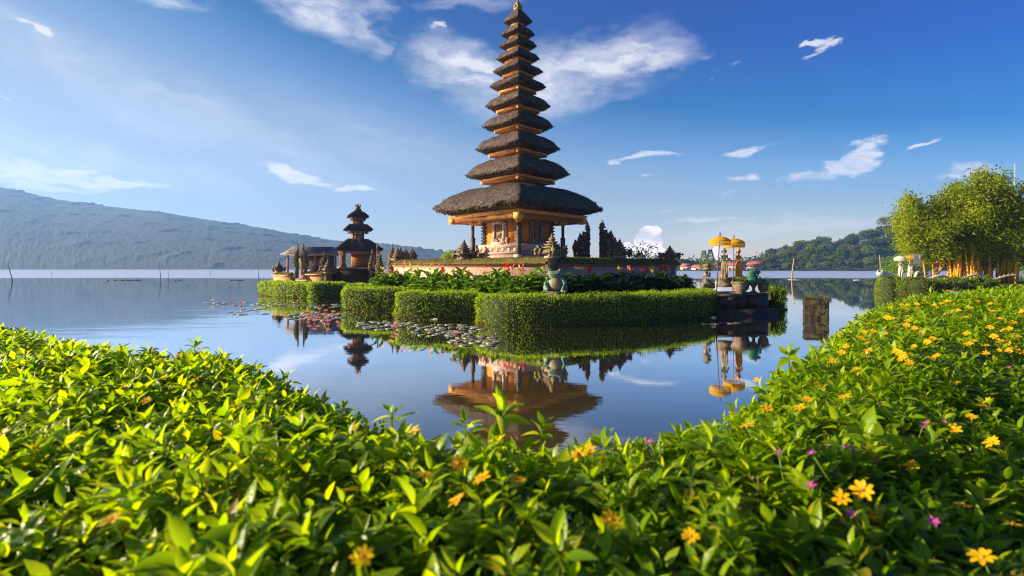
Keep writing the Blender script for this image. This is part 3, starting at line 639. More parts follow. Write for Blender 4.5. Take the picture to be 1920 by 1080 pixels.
# ------------------------------------------------------------------ carved stone pieces
def candi(mb, h, w, lv, seed, side=0, fin=True, base=.3, orn=1.0):
    """stepped tower of slabs with flame ornaments; side=+-1 leaves one side a flat cut face"""
    rs = np.random.default_rng(seed); z = 0
    def slab(z0, z1, a0, a1):
        if side == 0: mb.stack(0, 0, [(z0, a0), (z1, a1)])
        else:
            x0, x1 = a0, a1
            V = []
            for zz, a in ((z0, x0), (z1, x1)):
                xs = (0, a) if side > 0 else (-a, 0)
                V += [(xs[0], -a * .55, zz), (xs[1], -a * .55, zz), (xs[1], a * .55, zz), (xs[0], a * .55, zz)]
            mb.add(V, [(0, 3, 2, 1), (4, 5, 6, 7), (0, 1, 5, 4), (1, 2, 6, 5), (2, 3, 7, 6), (3, 0, 4, 7)])
    hb = h * base; k = w
    slab(0, hb * .18, k * 1.12, k * 1.12); slab(hb * .18, hb * .3, k * 1.0, k * .92); slab(hb * .3, hb * .8, k * .82, k * .82); slab(hb * .8, hb * .9, k * .9, k * 1.05); slab(hb * .9, hb, k * 1.12, k * 1.12)
    z = hb; rem = h * (.84 if fin else 1) - hb
    hs = np.array([.90 ** i for i in range(lv)]); hs = hs / hs.sum() * rem
    for i in range(lv):
        a = w * (1 - .80 * (i / max(1, lv - 1)) ** 1.7) * (1.0 + .07 * math.sin(i * 2.1 + seed)); hh = hs[i]
        slab(z, z + hh * .5, a * .78, a * .74); slab(z + hh * .5, z + hh * .68, a * .85, a * 1.04); slab(z + hh * .68, z + hh * .82, a * 1.04, a * 1.0); slab(z + hh * .82, z + hh, a * .8, a * .7)
        cs = [(-1, -1), (1, -1), (1, 1), (-1, 1)]
        for cx, cy_ in cs:
            if side and cx * side < 0: continue
            yy = cy_ * (1 if side == 0 else .55)
            for q in range(2):
                mb.spike((cx * a * .88, yy * a * .88, z + hh * (.62 - .4 * q)), (cx, cy_ * .8, .55), a * .26 * orn + .02, a * .11)
            mb.ball((cx * a * .75, yy * a * .75, z + hh * .9), a * .16, 6, 4)
        for cx, cy_ in ((0, -1), (0, 1), (-1, 0), (1, 0)):
            if side and cx * side < 0: continue
            xo = side * a * .5 if (side and cx == 0) else cx * a * .9; yy = cy_ * a * (.9 if side == 0 else .52)
            mb.spike((xo, yy, z + hh * .72), (cx * .5, cy_ * .5, 1), a * .3 * orn, a * .17); mb.ball((xo, yy, z + hh * .3), a * .2, 6, 4)
        for q in range(int(9 * orn)):
            t = rs.uniform(-.8, .8) * a; f = rs.choice([-1, 1]) * a * (.8 if side == 0 else .5)
            if side: t = abs(t) * side
            mb.ball((t, f, z + rs.uniform(0, hh)), a * rs.uniform(.07, .14), 5, 4)
            if side == 0: mb.ball((f, t, z + rs.uniform(0, hh)), a * rs.uniform(.07, .14), 5, 4)
        z += hh
    if fin:
        r = w * .16; xo = side * w * .15
        mb.lathe((xo, 0, z - .02), [(r * 1.2, 0), (r * 1.3, h * .02), (r * .7, h * .035), (r * 1.1, h * .06), (r * .9, h * .085), (r * .45, h * .10), (r * .6, h * .12), (r * .25, h * .145), (r * .05, h * .175)], 8)
    return mb
def stone_thing(name, loc, rz, h, w, lv, seed, label, cat, mat=STONE, side=0, base=.3, group=None, orn=1.0, extra=None):
    e = empty(name, loc, rz, label, cat, group); mb = MB(); candi(mb, h, w, lv, seed, side, True, base, orn)
    if extra: extra(mb)
    mb.build('carved_tower', mat, e, jitter=h * .0035); return e
def post_shrine(px, D, ytop, ybase, w, seed, label, mat=STONE, wing=1.0, shaft=None, rz=math.pi / 4):
    """wall post: plain shaft, winged cap, stepped spire"""
    x, y = XY(px, D); s = D / F; z0 = CH + (HZ - ybase) * s; zt = CH + (HZ - ytop) * s; h = zt - z0; ws = w * s / 2
    e = empty('wall_post', (x, y, z0), rz, label, 'stone post')
    mb = MB(); mb.stack(0, 0, [(-1.2, ws * .42), (h * .30, ws * .42), (h * .30, ws * .55), (h * .36, ws * .6), (h * .36, ws * .5), (h * .40, ws * .5)]); mb.build('shaft', shaft or PINK, e, jitter=.006)
    mb = MB(); mb.stack(0, 0, [(h * .40, ws * .55), (h * .44, ws * .85), (h * .50, ws * .88), (h * .54, ws * .55)])
    for cx, cy_ in ((-1, -1), (1, -1), (1, 1), (-1, 1)):
        for q in range(3): mb.spike((cx * ws * .7, cy_ * ws * .7, h * (.40 + .05 * q)), (cx, cy_, .35 + .5 * q), ws * .42 * wing, ws * .17)
        for q in range(9): mb.ball((cx * ws * random.uniform(.5, 1.15), cy_ * ws * random.uniform(.5, 1.15), h * random.uniform(.36, .58)), ws * random.uniform(.09, .2), 6, 4)
    z = h * .54
    for i in range(4):
        a = ws * (.62 - .13 * i); hh = h * .075; mb.stack(0, 0, [(z, a * .8), (z + hh * .5, a * .8), (z + hh * .55, a), (z + hh * .8, a), (z + hh, a * .75)])
        for cx, cy_ in ((-1, -1), (1, -1), (1, 1), (-1, 1)): mb.spike((cx * a * .8, cy_ * a * .8, z + hh * .5), (cx, cy_, .8), a * .45, a * .12)
        z += hh
    mb.lathe((0, 0, z - .01), [(ws * .16, 0), (ws * .2, h * .02), (ws * .1, h * .05), (ws * .15, h * .07), (ws * .05, h * .11), (.005, h * .16)], 8)
    mb.build('spire', mat, e, jitter=h * .004); return e

# ------------------------------------------------------------------ main island
def poly_prism(mb, pts, z0, z1, m=None):
    n = len(pts); V = [(x, y, z0) for x, y in pts] + [(x, y, z1) for x, y in pts]
    mb.add(V, [tuple(range(n - 1, -1, -1)), tuple(range(n, 2 * n))] + [(i, (i + 1) % n, n + (i + 1) % n, n + i) for i in range(n)], m)
mb = MB(); poly_prism(mb, [(-1.3, 21.3), (-.2, 19.2), (3.2, 19.6), (7, 21.2), (10.2, 22.6), (13.2, 26), (12.5, 33), (3, 43), (-9, 34), (-8.8, 28.8), (-7.4, 25.6), (-5, 25.2), (-4.2, 21.9)], -.9, .55)
tag(mb.build('island_ground', LAWN), kind='structure')
mb = MB(); poly_prism(mb, [(1.8, 23.3), (9.6, 31), (2.3, 40), (-7.0, 32)], .5, mz(486)); tag(mb.build('temple_terrace', PINK), kind='structure')
def wall_run(a, b, label, cat='wall', zt=2.5, zb=.5, th=.42, cop=.95, mats=None, ch=.42):
    a = Vector(a); b = Vector(b); L = (b - a).length; e = empty('compound_wall', (a.x, a.y, 0), math.atan2(b.y - a.y, b.x - a.x), label, cat)
    mb = MB(); mb.box((L / 2, 0, (zb + zt - ch) / 2), (L, th, zt - ch - zb)); mb.build('wall_body', mats[0], e)
    mb = MB(); z = zt - ch; mb.box((L / 2, 0, z + .035), (L, th + .14, .07)); mb.box((L / 2, 0, z + .105), (L, th + .30, .066)); mb.build('string_course', mats[1], e)
    mb = MB(); n = int(L * 9) + 2; V = []; Fs = []; rs = np.random.default_rng(int(L * 100))
    pr = [(-cop / 2, z + .14), (-cop / 2 + .02, z + .20), (-cop * .28, zt - .10), (-.10, zt), (.10, zt), (cop * .28, zt - .10), (cop / 2 - .02, z + .20), (cop / 2, z + .14)]
    for i in range(n):
        for yy, zz in pr: V.append((L * i / (n - 1), yy + rs.normal(0, .012), zz + rs.normal(0, .014)))
    k = len(pr)
    for i in range(n - 1):
        for j in range(k): p = i * k + j; q = i * k + (j + 1) % k; Fs.append((p, q, q + k, p + k))
    Fs += [tuple(range(k)), tuple(range((n - 1) * k + k - 1, (n - 1) * k - 1, -1))]
    mb.add(V, Fs)
    # moss tufts on the coping
    nt = int(L * 260); p = np.stack([rs.uniform(0, L, nt), rs.uniform(-cop * .5, cop * .5, nt), np.zeros(nt)], 1); p[:, 2] = np.interp(np.abs(p[:, 1]), [0, .1, cop * .28, cop / 2], [zt, zt, zt - .1, z + .18])
    leaves(mb, p, np.stack([rs.normal(0, .5, nt), rs.normal(0, .5, nt), np.ones(nt)], 1), rs.normal(0, 1, (nt, 3)), rs.uniform(.03, .08, nt), .03, m=1)
    mb.build('coping', [COPING, mats[2]], e); return e
MOSS = leafmat('moss_tufts', [(.10, .085, .012), (.16, .14, .02), (.06, .09, .012)], .3, .9, .05)
C0 = (1.8, 23.0); CL = (-7.2, 32.0); CR = (9.75, 30.95); CB = (.8, 40)
wm = (PLASTER, GOLDW, MOSS); RB = material('red_painted_band', (.38, .12, .07), (.5, .2, .12), .8, 4)
wall_run(C0, CL, 'sunlit peach temple wall with mossy tiled coping running left from the front corner', mats=(PLASTER, RB, MOSS))
wall_run(C0, CR, 'shaded temple wall with dark mossy coping running right from the front corner', mats=(PLASTER, RB, MOSS))
wall_run(CL, CB, 'rear left temple wall behind the tower, mostly hidden', mats=(PLASTER, RB, MOSS)) 
wall_run(CR, CB, 'rear right temple wall behind the tower, mostly hidden', mats=(PLASTER, RB, MOSS))
post_shrine(870, 27.4, 447, 503, 34, 1, 'dark stone post with pointed stepped cap on the sunlit left wall')

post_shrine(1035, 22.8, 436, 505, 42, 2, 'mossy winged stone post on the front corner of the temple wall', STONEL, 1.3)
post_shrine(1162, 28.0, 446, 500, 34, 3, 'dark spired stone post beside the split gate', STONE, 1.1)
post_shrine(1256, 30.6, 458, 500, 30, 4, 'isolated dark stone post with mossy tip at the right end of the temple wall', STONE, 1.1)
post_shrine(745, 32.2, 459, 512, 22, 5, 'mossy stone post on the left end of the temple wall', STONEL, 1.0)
g = 'halves of the split gate in the temple court'
xg, yg = XY(1107, 31)
s_ = 31 / F
stone_thing('split_gate_half', (*XY(1106, 31), 1.9), R(-8), mz(415) * 0 + (2 + (503 - 416) * s_) - 1.9, .95, 7, 11, 'left half of the dark carved stone split gate right of the tower', 'gate', STONE, side=-1, base=.22, orn=1.2)
stone_thing('split_gate_half', (*XY(1124, 31), 1.9), R(-8), (2 + (503 - 412) * s_) - 1.9, 1.05, 7, 12, 'right half of the dark carved stone split gate, nearest the cloud', 'gate', STONE, side=1, base=.22, orn=1.3)
# left group behind the wall end
def pin(px, D, ytop, ybase, w, lv, seed, label, mat=STONEL, side=0, base=.25):
    s = D / F; x, y = XY(px, D); z0 = CH + (HZ - ybase) * s
    stone_thing('stone_pinnacle' if not side else 'split_gate_half', (x, y, z0), R(20), (ybase - ytop) * s, w * s / 2, lv, seed, label, 'stone pinnacle' if not side else 'gate', mat, side, base)
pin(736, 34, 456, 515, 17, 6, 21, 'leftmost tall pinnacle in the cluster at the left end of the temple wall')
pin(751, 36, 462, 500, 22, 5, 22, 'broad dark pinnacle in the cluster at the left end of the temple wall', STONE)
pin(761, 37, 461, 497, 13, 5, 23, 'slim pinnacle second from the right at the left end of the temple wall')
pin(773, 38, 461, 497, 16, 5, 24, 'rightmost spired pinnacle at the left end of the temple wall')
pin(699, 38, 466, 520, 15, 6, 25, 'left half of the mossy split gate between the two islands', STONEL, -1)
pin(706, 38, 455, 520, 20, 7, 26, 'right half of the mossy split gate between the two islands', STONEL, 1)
# ------------------------------------------------------------------ left island
mb = MB(); poly_prism(mb, [(-19.6, 41), (-16, 35.8), (-8.5, 35.5), (-8, 62), (-21, 58)], -.9, .5); tag(mb.build('left_island_ground', LAWN), kind='structure')
mb = MB(); poly_prism(mb, [(-18.4, 42), (-16.2, 38.6), (-9.6, 38.2), (-9, 56), (-18.5, 56)], .45, 1.0); tag(mb.build('left_terrace', PINK), kind='structure')
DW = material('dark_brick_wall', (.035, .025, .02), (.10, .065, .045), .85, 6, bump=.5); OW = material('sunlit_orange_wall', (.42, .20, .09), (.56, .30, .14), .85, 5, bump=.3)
wall_run(XY(518, 41), XY(548, 37.5), 'low orange wall at the left tip of the left island', zt=1.65, zb=.4, mats=(OW, GOLDW, MOSS), cop=.6, ch=.3)
wall_run(XY(578, 37.6), XY(618, 37), 'low orange wall right of the twin pillars on the left island', zt=1.75, zb=.4, mats=(OW, GOLDW, MOSS), cop=.6, ch=.3)
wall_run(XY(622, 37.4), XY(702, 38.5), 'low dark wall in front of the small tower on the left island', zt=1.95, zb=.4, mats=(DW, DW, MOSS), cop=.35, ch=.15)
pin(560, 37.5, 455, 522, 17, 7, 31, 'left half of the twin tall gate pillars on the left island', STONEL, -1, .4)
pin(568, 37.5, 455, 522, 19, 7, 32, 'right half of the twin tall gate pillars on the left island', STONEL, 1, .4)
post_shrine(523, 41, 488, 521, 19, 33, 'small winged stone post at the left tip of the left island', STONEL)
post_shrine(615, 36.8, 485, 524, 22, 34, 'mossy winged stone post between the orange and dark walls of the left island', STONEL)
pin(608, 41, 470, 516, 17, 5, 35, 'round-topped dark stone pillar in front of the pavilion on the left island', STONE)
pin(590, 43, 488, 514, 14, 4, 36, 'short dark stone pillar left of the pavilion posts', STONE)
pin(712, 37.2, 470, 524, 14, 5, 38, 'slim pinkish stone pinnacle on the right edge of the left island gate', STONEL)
pv = empty('open_pavilion', (*XY(586, 46), 0), R(6), 'low open pavilion with grey shingled roof on the left island', 'pavilion')
s_ = 46 / F; zr = CH + (HZ - 463) * s_; ze = CH + (HZ - 476) * s_; hwx = 44 * s_
mb = MB(); mb.add([(-hwx * 1.03, -1.9, ze - .05), (hwx * .9, -1.9, ze), (hwx * .9, 1.9, ze), (-hwx * 1.03, 1.9, ze - .05), (-hwx * .72, 0, zr), (hwx * .9, 0, zr),
               (-hwx * 1.03, -1.9, ze - .17), (hwx * .9, -1.9, ze - .12), (hwx * .9, 1.9, ze - .12), (-hwx * 1.03, 1.9, ze - .17)],
              [(0, 1, 5, 4), (2, 3, 4, 5), (3, 0, 4), (1, 2, 5), (0, 6, 7, 1), (1, 7, 8, 2), (2, 8, 9, 3), (3, 9, 6, 0), (9, 8, 7, 6)])
for k in range(9):
    t = k / 9; mb.box(((-hwx + hwx * .9) / 2 + .12, -1.9 + 1.9 * t + .1, ze + (zr - ze) * t + .06), (hwx * 1.75 - .25 * t, .22, .04))
mb.build('roof', SHINGLE, pv)
for xx in (-.8, -.25, .3, .8):
    for yy in (-1.4, 1.4):
        mb = MB(); mb.box((xx * hwx, yy, (ze + 1.0) / 2), (.15, .15, ze - 1.1 + .1)); mb.build('post', BROWNW, pv)
mb = MB(); mb.box((0, 1.3, (ze + 1.9) / 2), (hwx * 1.5, .1, ze - 1.9)); mb.build('back_panel', DARKW, pv)
mb = MB(); mb.box((0, 0, 1.15), (hwx * 1.75, 3.1, .5)); mb.build('floor_platform', PINK, pv)
#@@HEDGES
# ------------------------------------------------------------------ clipped hedges
def hedge(path, w, h, name, label, dens=520, leaf=.055, z0=-.05, core_m=HCORE, leaf_m=HLEAF, rb=.34, dry=True, seed=1, group=None, wob=.075):
    """path = centre line; swept rounded section covered in small leaves"""
    rs = np.random.default_rng(seed); P_ = np.array(path, float); seg = np.linalg.norm(np.diff(P_, axis=0), axis=1); cum = np.concatenate([[0], np.cumsum(seg)]); L = cum[-1]
    def at(s):
        s = np.clip(s, 0, L); x = np.interp(s, cum, P_[:, 0]); y = np.interp(s, cum, P_[:, 1]); e = .25
        dx = np.interp(np.clip(s + e, 0, L), cum, P_[:, 0]) - np.interp(np.clip(s - e, 0, L), cum, P_[:, 0]); dy = np.interp(np.clip(s + e, 0, L), cum, P_[:, 1]) - np.interp(np.clip(s - e, 0, L), cum, P_[:, 1])
        n = np.hypot(dx, dy) + 1e-9; return x, y, dx / n, dy / n
    per = 2 * h + w
    def surf(s, t, inset=0.0):                              # s along (with rounded ends), t 0..1 around the section
        u = t * per; hw = w / 2
        yy = np.where(u < h, -hw, np.where(u < h + w, u - h - hw, hw)); zz = np.where(u < h, u, np.where(u < h + w, h, per - u))
        ny = np.where(u < h, -1., np.where(u < h + w, 0., 1.)); nz_ = np.where((u >= h) & (u < h + w), 1., 0.)
        # round the shoulders
        ay = np.abs(yy) - (hw - rb); az_ = zz - (h - rb); c = (ay > 0) & (az_ > 0)
        l = np.hypot(ay, az_) + 1e-9; k = np.where(c, rb / np.maximum(l, rb * .2), 1); k = np.where(c & (l > rb), rb / l, 1)
        yy2 = np.where(c, np.sign(yy) * (hw - rb + ay * k), yy); zz2 = np.where(c, h - rb + az_ * k, zz)
        ny = np.where(c, np.sign(yy) * ay / l, ny); nz_ = np.where(c, az_ / l, nz_)
        endd = np.minimum(s, L - s); er = hw * .75; f = np.sqrt(np.clip(1 - (1 - np.clip(endd / er, 0, 1)) ** 2, 0.03, 1)); hz = 1 - .16 * (1 - f)
        x, y, dx, dy = at(s); sg = np.where(s < L / 2, -1, 1); ex = np.where(endd < er, (1 - endd / er), 0) * sg
        bump_ = wob * vnoise(s * 1.2 + seed, t * 5, 2.2, seed) + wob * .8 * vnoise(s * 4, t * 16, 2., seed + 5) - inset - .05 * (1 - np.clip(zz / h, 0, 1))
        yo = yy2 * f + ny * bump_; zo = z0 + zz2 * hz + nz_ * bump_
        X = x - dy * yo + dx * ex * bump_; Y = y + dx * yo + dy * ex * bump_
        N = np.stack([-dy * ny + dx * ex * 1.2, dx * ny + dy * ex * 1.2, nz_ + .05], -1)
        return np.stack([X, Y, zo], -1), norm(N)
    mb = MB(); nu = max(6, int(L * 5)); nv = 26
    ss, tt = np.meshgrid(np.linspace(0, L, nu), np.linspace(0, 1, nv)); V, _ = surf(ss.ravel(), tt.ravel(), .06)
    Fs = np.array([(j * nu + i, j * nu + i + 1, (j + 1) * nu + i + 1, (j + 1) * nu + i) for j in range(nv - 1) for i in range(nu - 1)])
    mb.add(V, Fs, 0)
    n = int(L * per * dens); s = rs.uniform(0, L, n); ne = int(n * .08); s[:ne] = rs.uniform(0, w * .3, ne); s[ne:2 * ne] = L - rs.uniform(0, w * .3, ne); t = rs.uniform(0, 1, n)
    p, N = surf(s, t, 0); p += N * (rs.normal(-.01, .030, (n, 1)) + (rs.uniform(0, 1, (n, 1)) > .96) * rs.uniform(.02, .09, (n, 1)))
    d = norm(rs.normal(0, .8, (n, 3)) + N * .7 + np.array([0, 0, .5]))
    leaves(mb, p, d, norm(rs.normal(0, .7, (n, 3)) + N), rs.uniform(.6, 1.35, n) * leaf, rs.uniform(.5, .8, n) * leaf, m=1)
    mats = [core_m, leaf_m]
    if dry:
        nd = int(L * 2 * 90); s = rs.uniform(0, L, nd); t = rs.uniform(0, .07, nd); t = np.where(rs.uniform(0, 1, nd) < .3, 1 - t, t); p, N = surf(s, t, -.02); p[:, 2] = rs.uniform(-.02, .02 + .16 * rs.uniform(0, 1, nd) ** 2)
        leaves(mb, p, norm(rs.normal(0, .5, (nd, 3)) + N * .4 + np.array([0, 0, -.4])), N, rs.uniform(.05, .14, nd), rs.uniform(.015, .04, nd), m=2); mats.append(HDRY)
    o = mb.build(name, mats); return tag(o, label, 'hedge', group)
def gp(px, py, off=0):
    v = G(px, py); return v
def hpath(pts, inset):
    """front water line given in photo pixels -> centre line set back by inset"""
    q = [Vector((G(a, b).x, G(a, b).y)) for a, b in pts]; out = []
    for i, p in enumerate(q):
        d = (q[min(i + 1, len(q) - 1)] - q[max(i - 1, 0)]).normalized(); out.append((p.x - d.y * inset, p.y + d.x * inset))
    # densify
    res = []
    for a, b in zip(out[:-1], out[1:]):
        for k in range(4): res.append((a[0] + (b[0] - a[0]) * k / 4, a[1] + (b[1] - a[1]) * k / 4))
    return res + [out[-1]]
hedge(hpath([(884, 606), (935, 613.5), (1030, 613.5), (1130, 610), (1230, 605), (1310, 598), (1356, 589)], .75), 1.5, 1.09, 'clipped_hedge', 'long clipped green hedge along the front water edge of the temple island', 620, .05, seed=1)
hedge(hpath([(729, 598), (775, 600), (830, 600), (905, 600)], .75), 1.5, 1.10, 'clipped_hedge', 'clipped hedge block with sunlit left end between the two other front hedges', 560, .052, seed=2)
hedge(hpath([(630, 581), (680, 583), (760, 583)], .8), 1.6, 1.10, 'clipped_hedge', 'clipped hedge block farthest left on the temple island', 430, .06, seed=3)
hedge([(-6.3, 25.6), (-5.9, 27.2), (-5.9, 28.6)], 1.2, 1.2, 'clipped_hedge', 'short hedge running back behind the left hedge blocks toward the bare pillars', 300, .07, seed=4)
hedge(hpath([(481, 553), (520, 558), (575, 560)], .9), 1.8, 1.05, 'clipped_hedge', 'clipped hedge on the left tip of the left island', 300, .08, seed=5)
hedge(hpath([(570, 561), (610, 560.5), (660, 559)], .9), 1.8, 1.08, 'clipped_hedge', 'clipped hedge on the right side of the left island', 300, .08, seed=6)
hedge([XY(655, 33.8), XY(722, 33)], 1.6, 1.0, 'clipped_hedge', 'low shaded hedge below the dark wall between the islands', 260, .08, seed=7)
hedge([XY(1275, 24.5), XY(1340, 23.2)], 1.0, 1.05, 'clipped_hedge', 'low hedge behind the long front hedge at its right end', 300, .06, seed=8, dry=False)
#@@CANNAS
# ------------------------------------------------------------------ cannas and bedding plants
LC = leaf_template(4, .25, .55, ([0, .2, .5, .8, 1], [.10, .38, .5, .32, .02]))
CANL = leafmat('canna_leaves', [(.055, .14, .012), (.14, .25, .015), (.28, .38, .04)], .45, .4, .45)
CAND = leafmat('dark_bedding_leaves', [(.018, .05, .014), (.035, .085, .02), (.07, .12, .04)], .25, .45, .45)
REDF = leafmat('red_petals', [(.62, .02, .008), (.75, .05, .01)], .35, .5, .3, (1.3, .9, .8)); YELF = leafmat('yellow_petals', [(.80, .55, .03), (.75, .62, .12)], .35, .5, .3, (1.2, 1.1, .7))
SALF = leafmat('salmon_petals', [(.75, .22, .10), (.78, .36, .14)], .35, .5, .3, (1.3, .9, .8)); CRMF = leafmat('cream_petals', [(.75, .68, .30), (.70, .66, .18)], .35, .5, .3, (1.1, 1.1, .8))
def canna(h, seed, mat, fl=None, wide=1.0):
    rs = np.random.default_rng(seed); e = empty('canna_plant' if wide == 1 else 'bedding_plant'); mb = MB(); n = 30
    for k in range(n):
        a = rs.uniform(0, 6.28); b_ = rs.uniform(.1, 1.15) * h * .62; t = rs.uniform(.0, 1.35); r0 = rs.uniform(0, .12)
        d = np.array([[math.cos(a) * .75 * wide, math.sin(a) * .75 * wide, t]]); nn_ = np.cross(d, [[-math.sin(a), math.cos(a), 0]])
        leaves(mb, [[math.cos(a) * r0, math.sin(a) * r0, b_]], d, nn_, rs.uniform(.30, .48), rs.uniform(.16, .26), LC)
    mb.tube([(0, 0, 0), (.02, .01, h * .6), (0, 0, h * .88)], [.018, .014, .01], 5)
    mb.build('foliage', mat, e)
    if fl is not None:
        mb = MB(); m = 16; c = np.array([0, 0, h]); p = c + rs.normal(0, .035, (m, 3)) * (1, 1, 1.6); d = norm(rs.normal(0, 1, (m, 3)) + (0, 0, .5))
        leaves(mb, p, d, rs.normal(0, 1, (m, 3)), rs.uniform(.09, .14, m), rs.uniform(.06, .10, m), L2); mb.build('flower', fl, e)
    return e
FL = {'red': REDF, 'yellow': YELF, 'salmon': SALF, 'cream': CRMF, None: None}
cproto = {}
def put_canna(px, D, h, kind, dark=False, label=None):
    key = (kind, dark, random.randint(0, 2)); x, y = XY(px, D)
    where = 'below the sunlit temple wall' if not dark else 'below the shaded temple wall'
    if kind: lab = f'leafy canna with {kind} flower in the bed {where}'; grp = f'{kind} cannas {where}'
    else: lab = f'broad-leaved green plant without flowers in the bed {where}'; grp = f'plants without flowers {where}'
    if label: lab, grp = label, None
    if key not in cproto:
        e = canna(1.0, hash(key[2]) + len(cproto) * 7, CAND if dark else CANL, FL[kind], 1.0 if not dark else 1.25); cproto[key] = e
        e.location = (x, y, .5); e.scale = (1, 1, h); tag(e, lab, 'plant', grp)
    else:
        c = copy_tree(cproto[key], (x, y, .5), random.uniform(0, 6.28), (random.uniform(.9, 1.25),) * 2 + (h,)); tag(c, lab, 'plant', grp)
        if label and 'group' in c: del c['group']
bed = [(712, 26.5), (760, 26.5), (800, 25), (870, 23.4), (960, 21.4), (1030, 20.8)]
def bedD(px): return np.interp(px, [a for a, _ in bed], [b_ for _, b_ in bed])
for px, kd in ((716, 'yellow'), (727, 'red'), (743, 'red'), (757, 'salmon'), (770, 'cream'), (783, 'cream'), (808, 'cream'), (829, 'red'), (832, 'salmon'), (820, 'cream'), (875, 'red'), (850, 'cream'), (906, 'salmon'), (952, 'red'), (960, 'salmon'), (978, 'salmon'), (935, None), (1010, 'cream'), (1020, 'cream')):
    put_canna(px, bedD(px) + random.uniform(-.3, .5), random.uniform(1.2, 1.6), kd)
px = 706
while px < 1025:
    for row in (0, 1): put_canna(px + random.uniform(-3, 3), bedD(px) - .5 + row * .8 + random.uniform(-.2, .2), random.uniform(1.1, 1.7), None)
    px += random.uniform(7, 11)
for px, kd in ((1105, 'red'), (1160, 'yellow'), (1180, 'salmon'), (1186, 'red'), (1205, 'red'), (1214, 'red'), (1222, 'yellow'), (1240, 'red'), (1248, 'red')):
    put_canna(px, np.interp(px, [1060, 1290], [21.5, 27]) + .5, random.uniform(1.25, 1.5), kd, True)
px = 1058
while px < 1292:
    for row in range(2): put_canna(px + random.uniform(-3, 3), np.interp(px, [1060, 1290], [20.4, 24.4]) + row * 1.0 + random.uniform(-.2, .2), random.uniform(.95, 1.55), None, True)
    px += random.uniform(6, 9)
def agave(px, D, h, n, seed, label, mat=CAND, up=.9, name='sword_leaf_plant', z=.5, w=.10):
    rs = np.random.default_rng(seed); x, y = XY(px, D); mb = MB(); a = rs.uniform(0, 6.28, n); el_ = rs.uniform(.35, 1.5, n) * up + .1
    d = np.stack([np.cos(a) * np.cos(el_), np.sin(a) * np.cos(el_), np.sin(el_)], 1); p = np.stack([np.cos(a) * .08, np.sin(a) * .08, np.zeros(n)], 1)
    leaves(mb, p, d, np.stack([-np.cos(a), -np.sin(a), np.ones(n) * .6], 1), rs.uniform(.7, 1.05, n) * h, w, leaf_template(4, .25, .25, ([0, .2, .7, 1], [.5, .5, .35, .02])))
    e = empty(name, (x, y, z), 0, label, 'plant'); mb.build('foliage', mat, e); return e
agave(1168, 22.6, 1.3, 60, 1, 'tall spiky dark sword-leaved plant in the shaded bed')
agave(1283, 23.4, .9, 40, 2, 'smaller dark spiky plant at the right end of the shaded bed')
def bush(px, D, z, r, n, seed, label, mat, leaf=.09, name='shrub', hgt=1.0, open_=False):
    rs = np.random.default_rng(seed); x, y = XY(px, D); e = empty(name, (x, y, z), 0, label, 'shrub')
    p, d = crown_pts(n, r, 12, rs, 1.0); p[:, 2] = (p[:, 2] + r * .35) * hgt
    mb = MB(); leaves(mb, p, d + rs.normal(0, .6, (n, 3)), rs.normal(0, 1, (n, 3)) + (0, 0, .5), rs.uniform(.6, 1.3, n) * leaf, leaf * .5); mb.build('foliage', mat, e)
    mb = MB()
    for k in range(6): a = k; mb.tube([(0, 0, -.5), (math.cos(a) * r * .3, math.sin(a) * r * .3, r * .4 * hgt), (math.cos(a) * r * .6, math.sin(a) * r * .6, r * .9 * hgt)], [.03, .02, .008], 5)
    mb.build('stem', BARK, e)
FRESH = leafmat('fresh_leaves', [(.08, .17, .015), (.16, .28, .02), (.24, .34, .03)], .42, .5, .3)
bush(848, 31, 2.4, .75, 1500, 3, 'bright green round shrub inside the temple wall left of the tower', FRESH, .11, hgt=.7)
bush(893, 27.5, 2.3, .5, 700, 4, 'small green shrub at the foot of the left tower post', FRESH, .10, hgt=.6)
bush(1205, 33, 2.2, 1.25, 700, 5, 'airy small tree with pointed leaves inside the right temple wall', leafmat('shrub_leaves', [(.03, .05, .015), (.08, .11, .03)], .3, .6, .2), .16, 'young_tree', hgt=1.0)
bush(1232, 33.5, 2.2, .8, 260, 6, 'low leafy shrub beside the airy small tree inside the right wall', leafmat('shrub_leaves_b', [(.03, .06, .015), (.07, .12, .03)], .3, .6, .2), .16, hgt=.7)
#@@STATUES
# ------------------------------------------------------------------ statues
def remesh(o, vox=.02, smooth_n=2):
    m = o.modifiers.new('r', 'REMESH'); m.mode = 'VOXEL'; m.voxel_size = vox; m.use_smooth_shade = True
    s = o.modifiers.new('s', 'SMOOTH'); s.iterations = smooth_n; s.factor = .5; return o
FROGM = bpy.data.materials.new('turquoise_glazed_stone'); FROGM.use_nodes = True; T = NT(FROGM.node_tree); b = T.n['Principled BSDF']
tcn = T.add('ShaderNodeTexCoord').outputs['Object']; sx = T.add('ShaderNodeSeparateXYZ'); T.link(tcn, sx.inputs[0])
bel = T.math('MULTIPLY', T.mapr(T.math('ADD', sx.outputs[1], T.math('MULTIPLY', T.noise(tcn, 5, 3), .12)), -.10, -.16), T.math('MULTIPLY', T.mapr(sx.outputs[2], .02, .10), T.mapr(sx.outputs[2], .74, .66)))
bel = T.math('MULTIPLY', bel, T.mapr(T.math('ABSOLUTE', sx.outputs[0]), .24, .16))
gr = T.ramp(T.noise(tcn, 8, 6, .7), [(.32, (.02, .05, .03)), (.50, (.11, .20, .13)), (.64, (.30, .36, .24)), (.72, (.26, .18, .08))])
br = T.ramp(T.noise(T.mapping(tcn, sc=(1, 1, 3)), 9, 6, .7), [(.35, (.14, .09, .04)), (.65, (.50, .36, .18))])
T.link(T.mix(bel, gr, br), b.inputs['Base Color']); b.inputs['Roughness'].default_value = .6
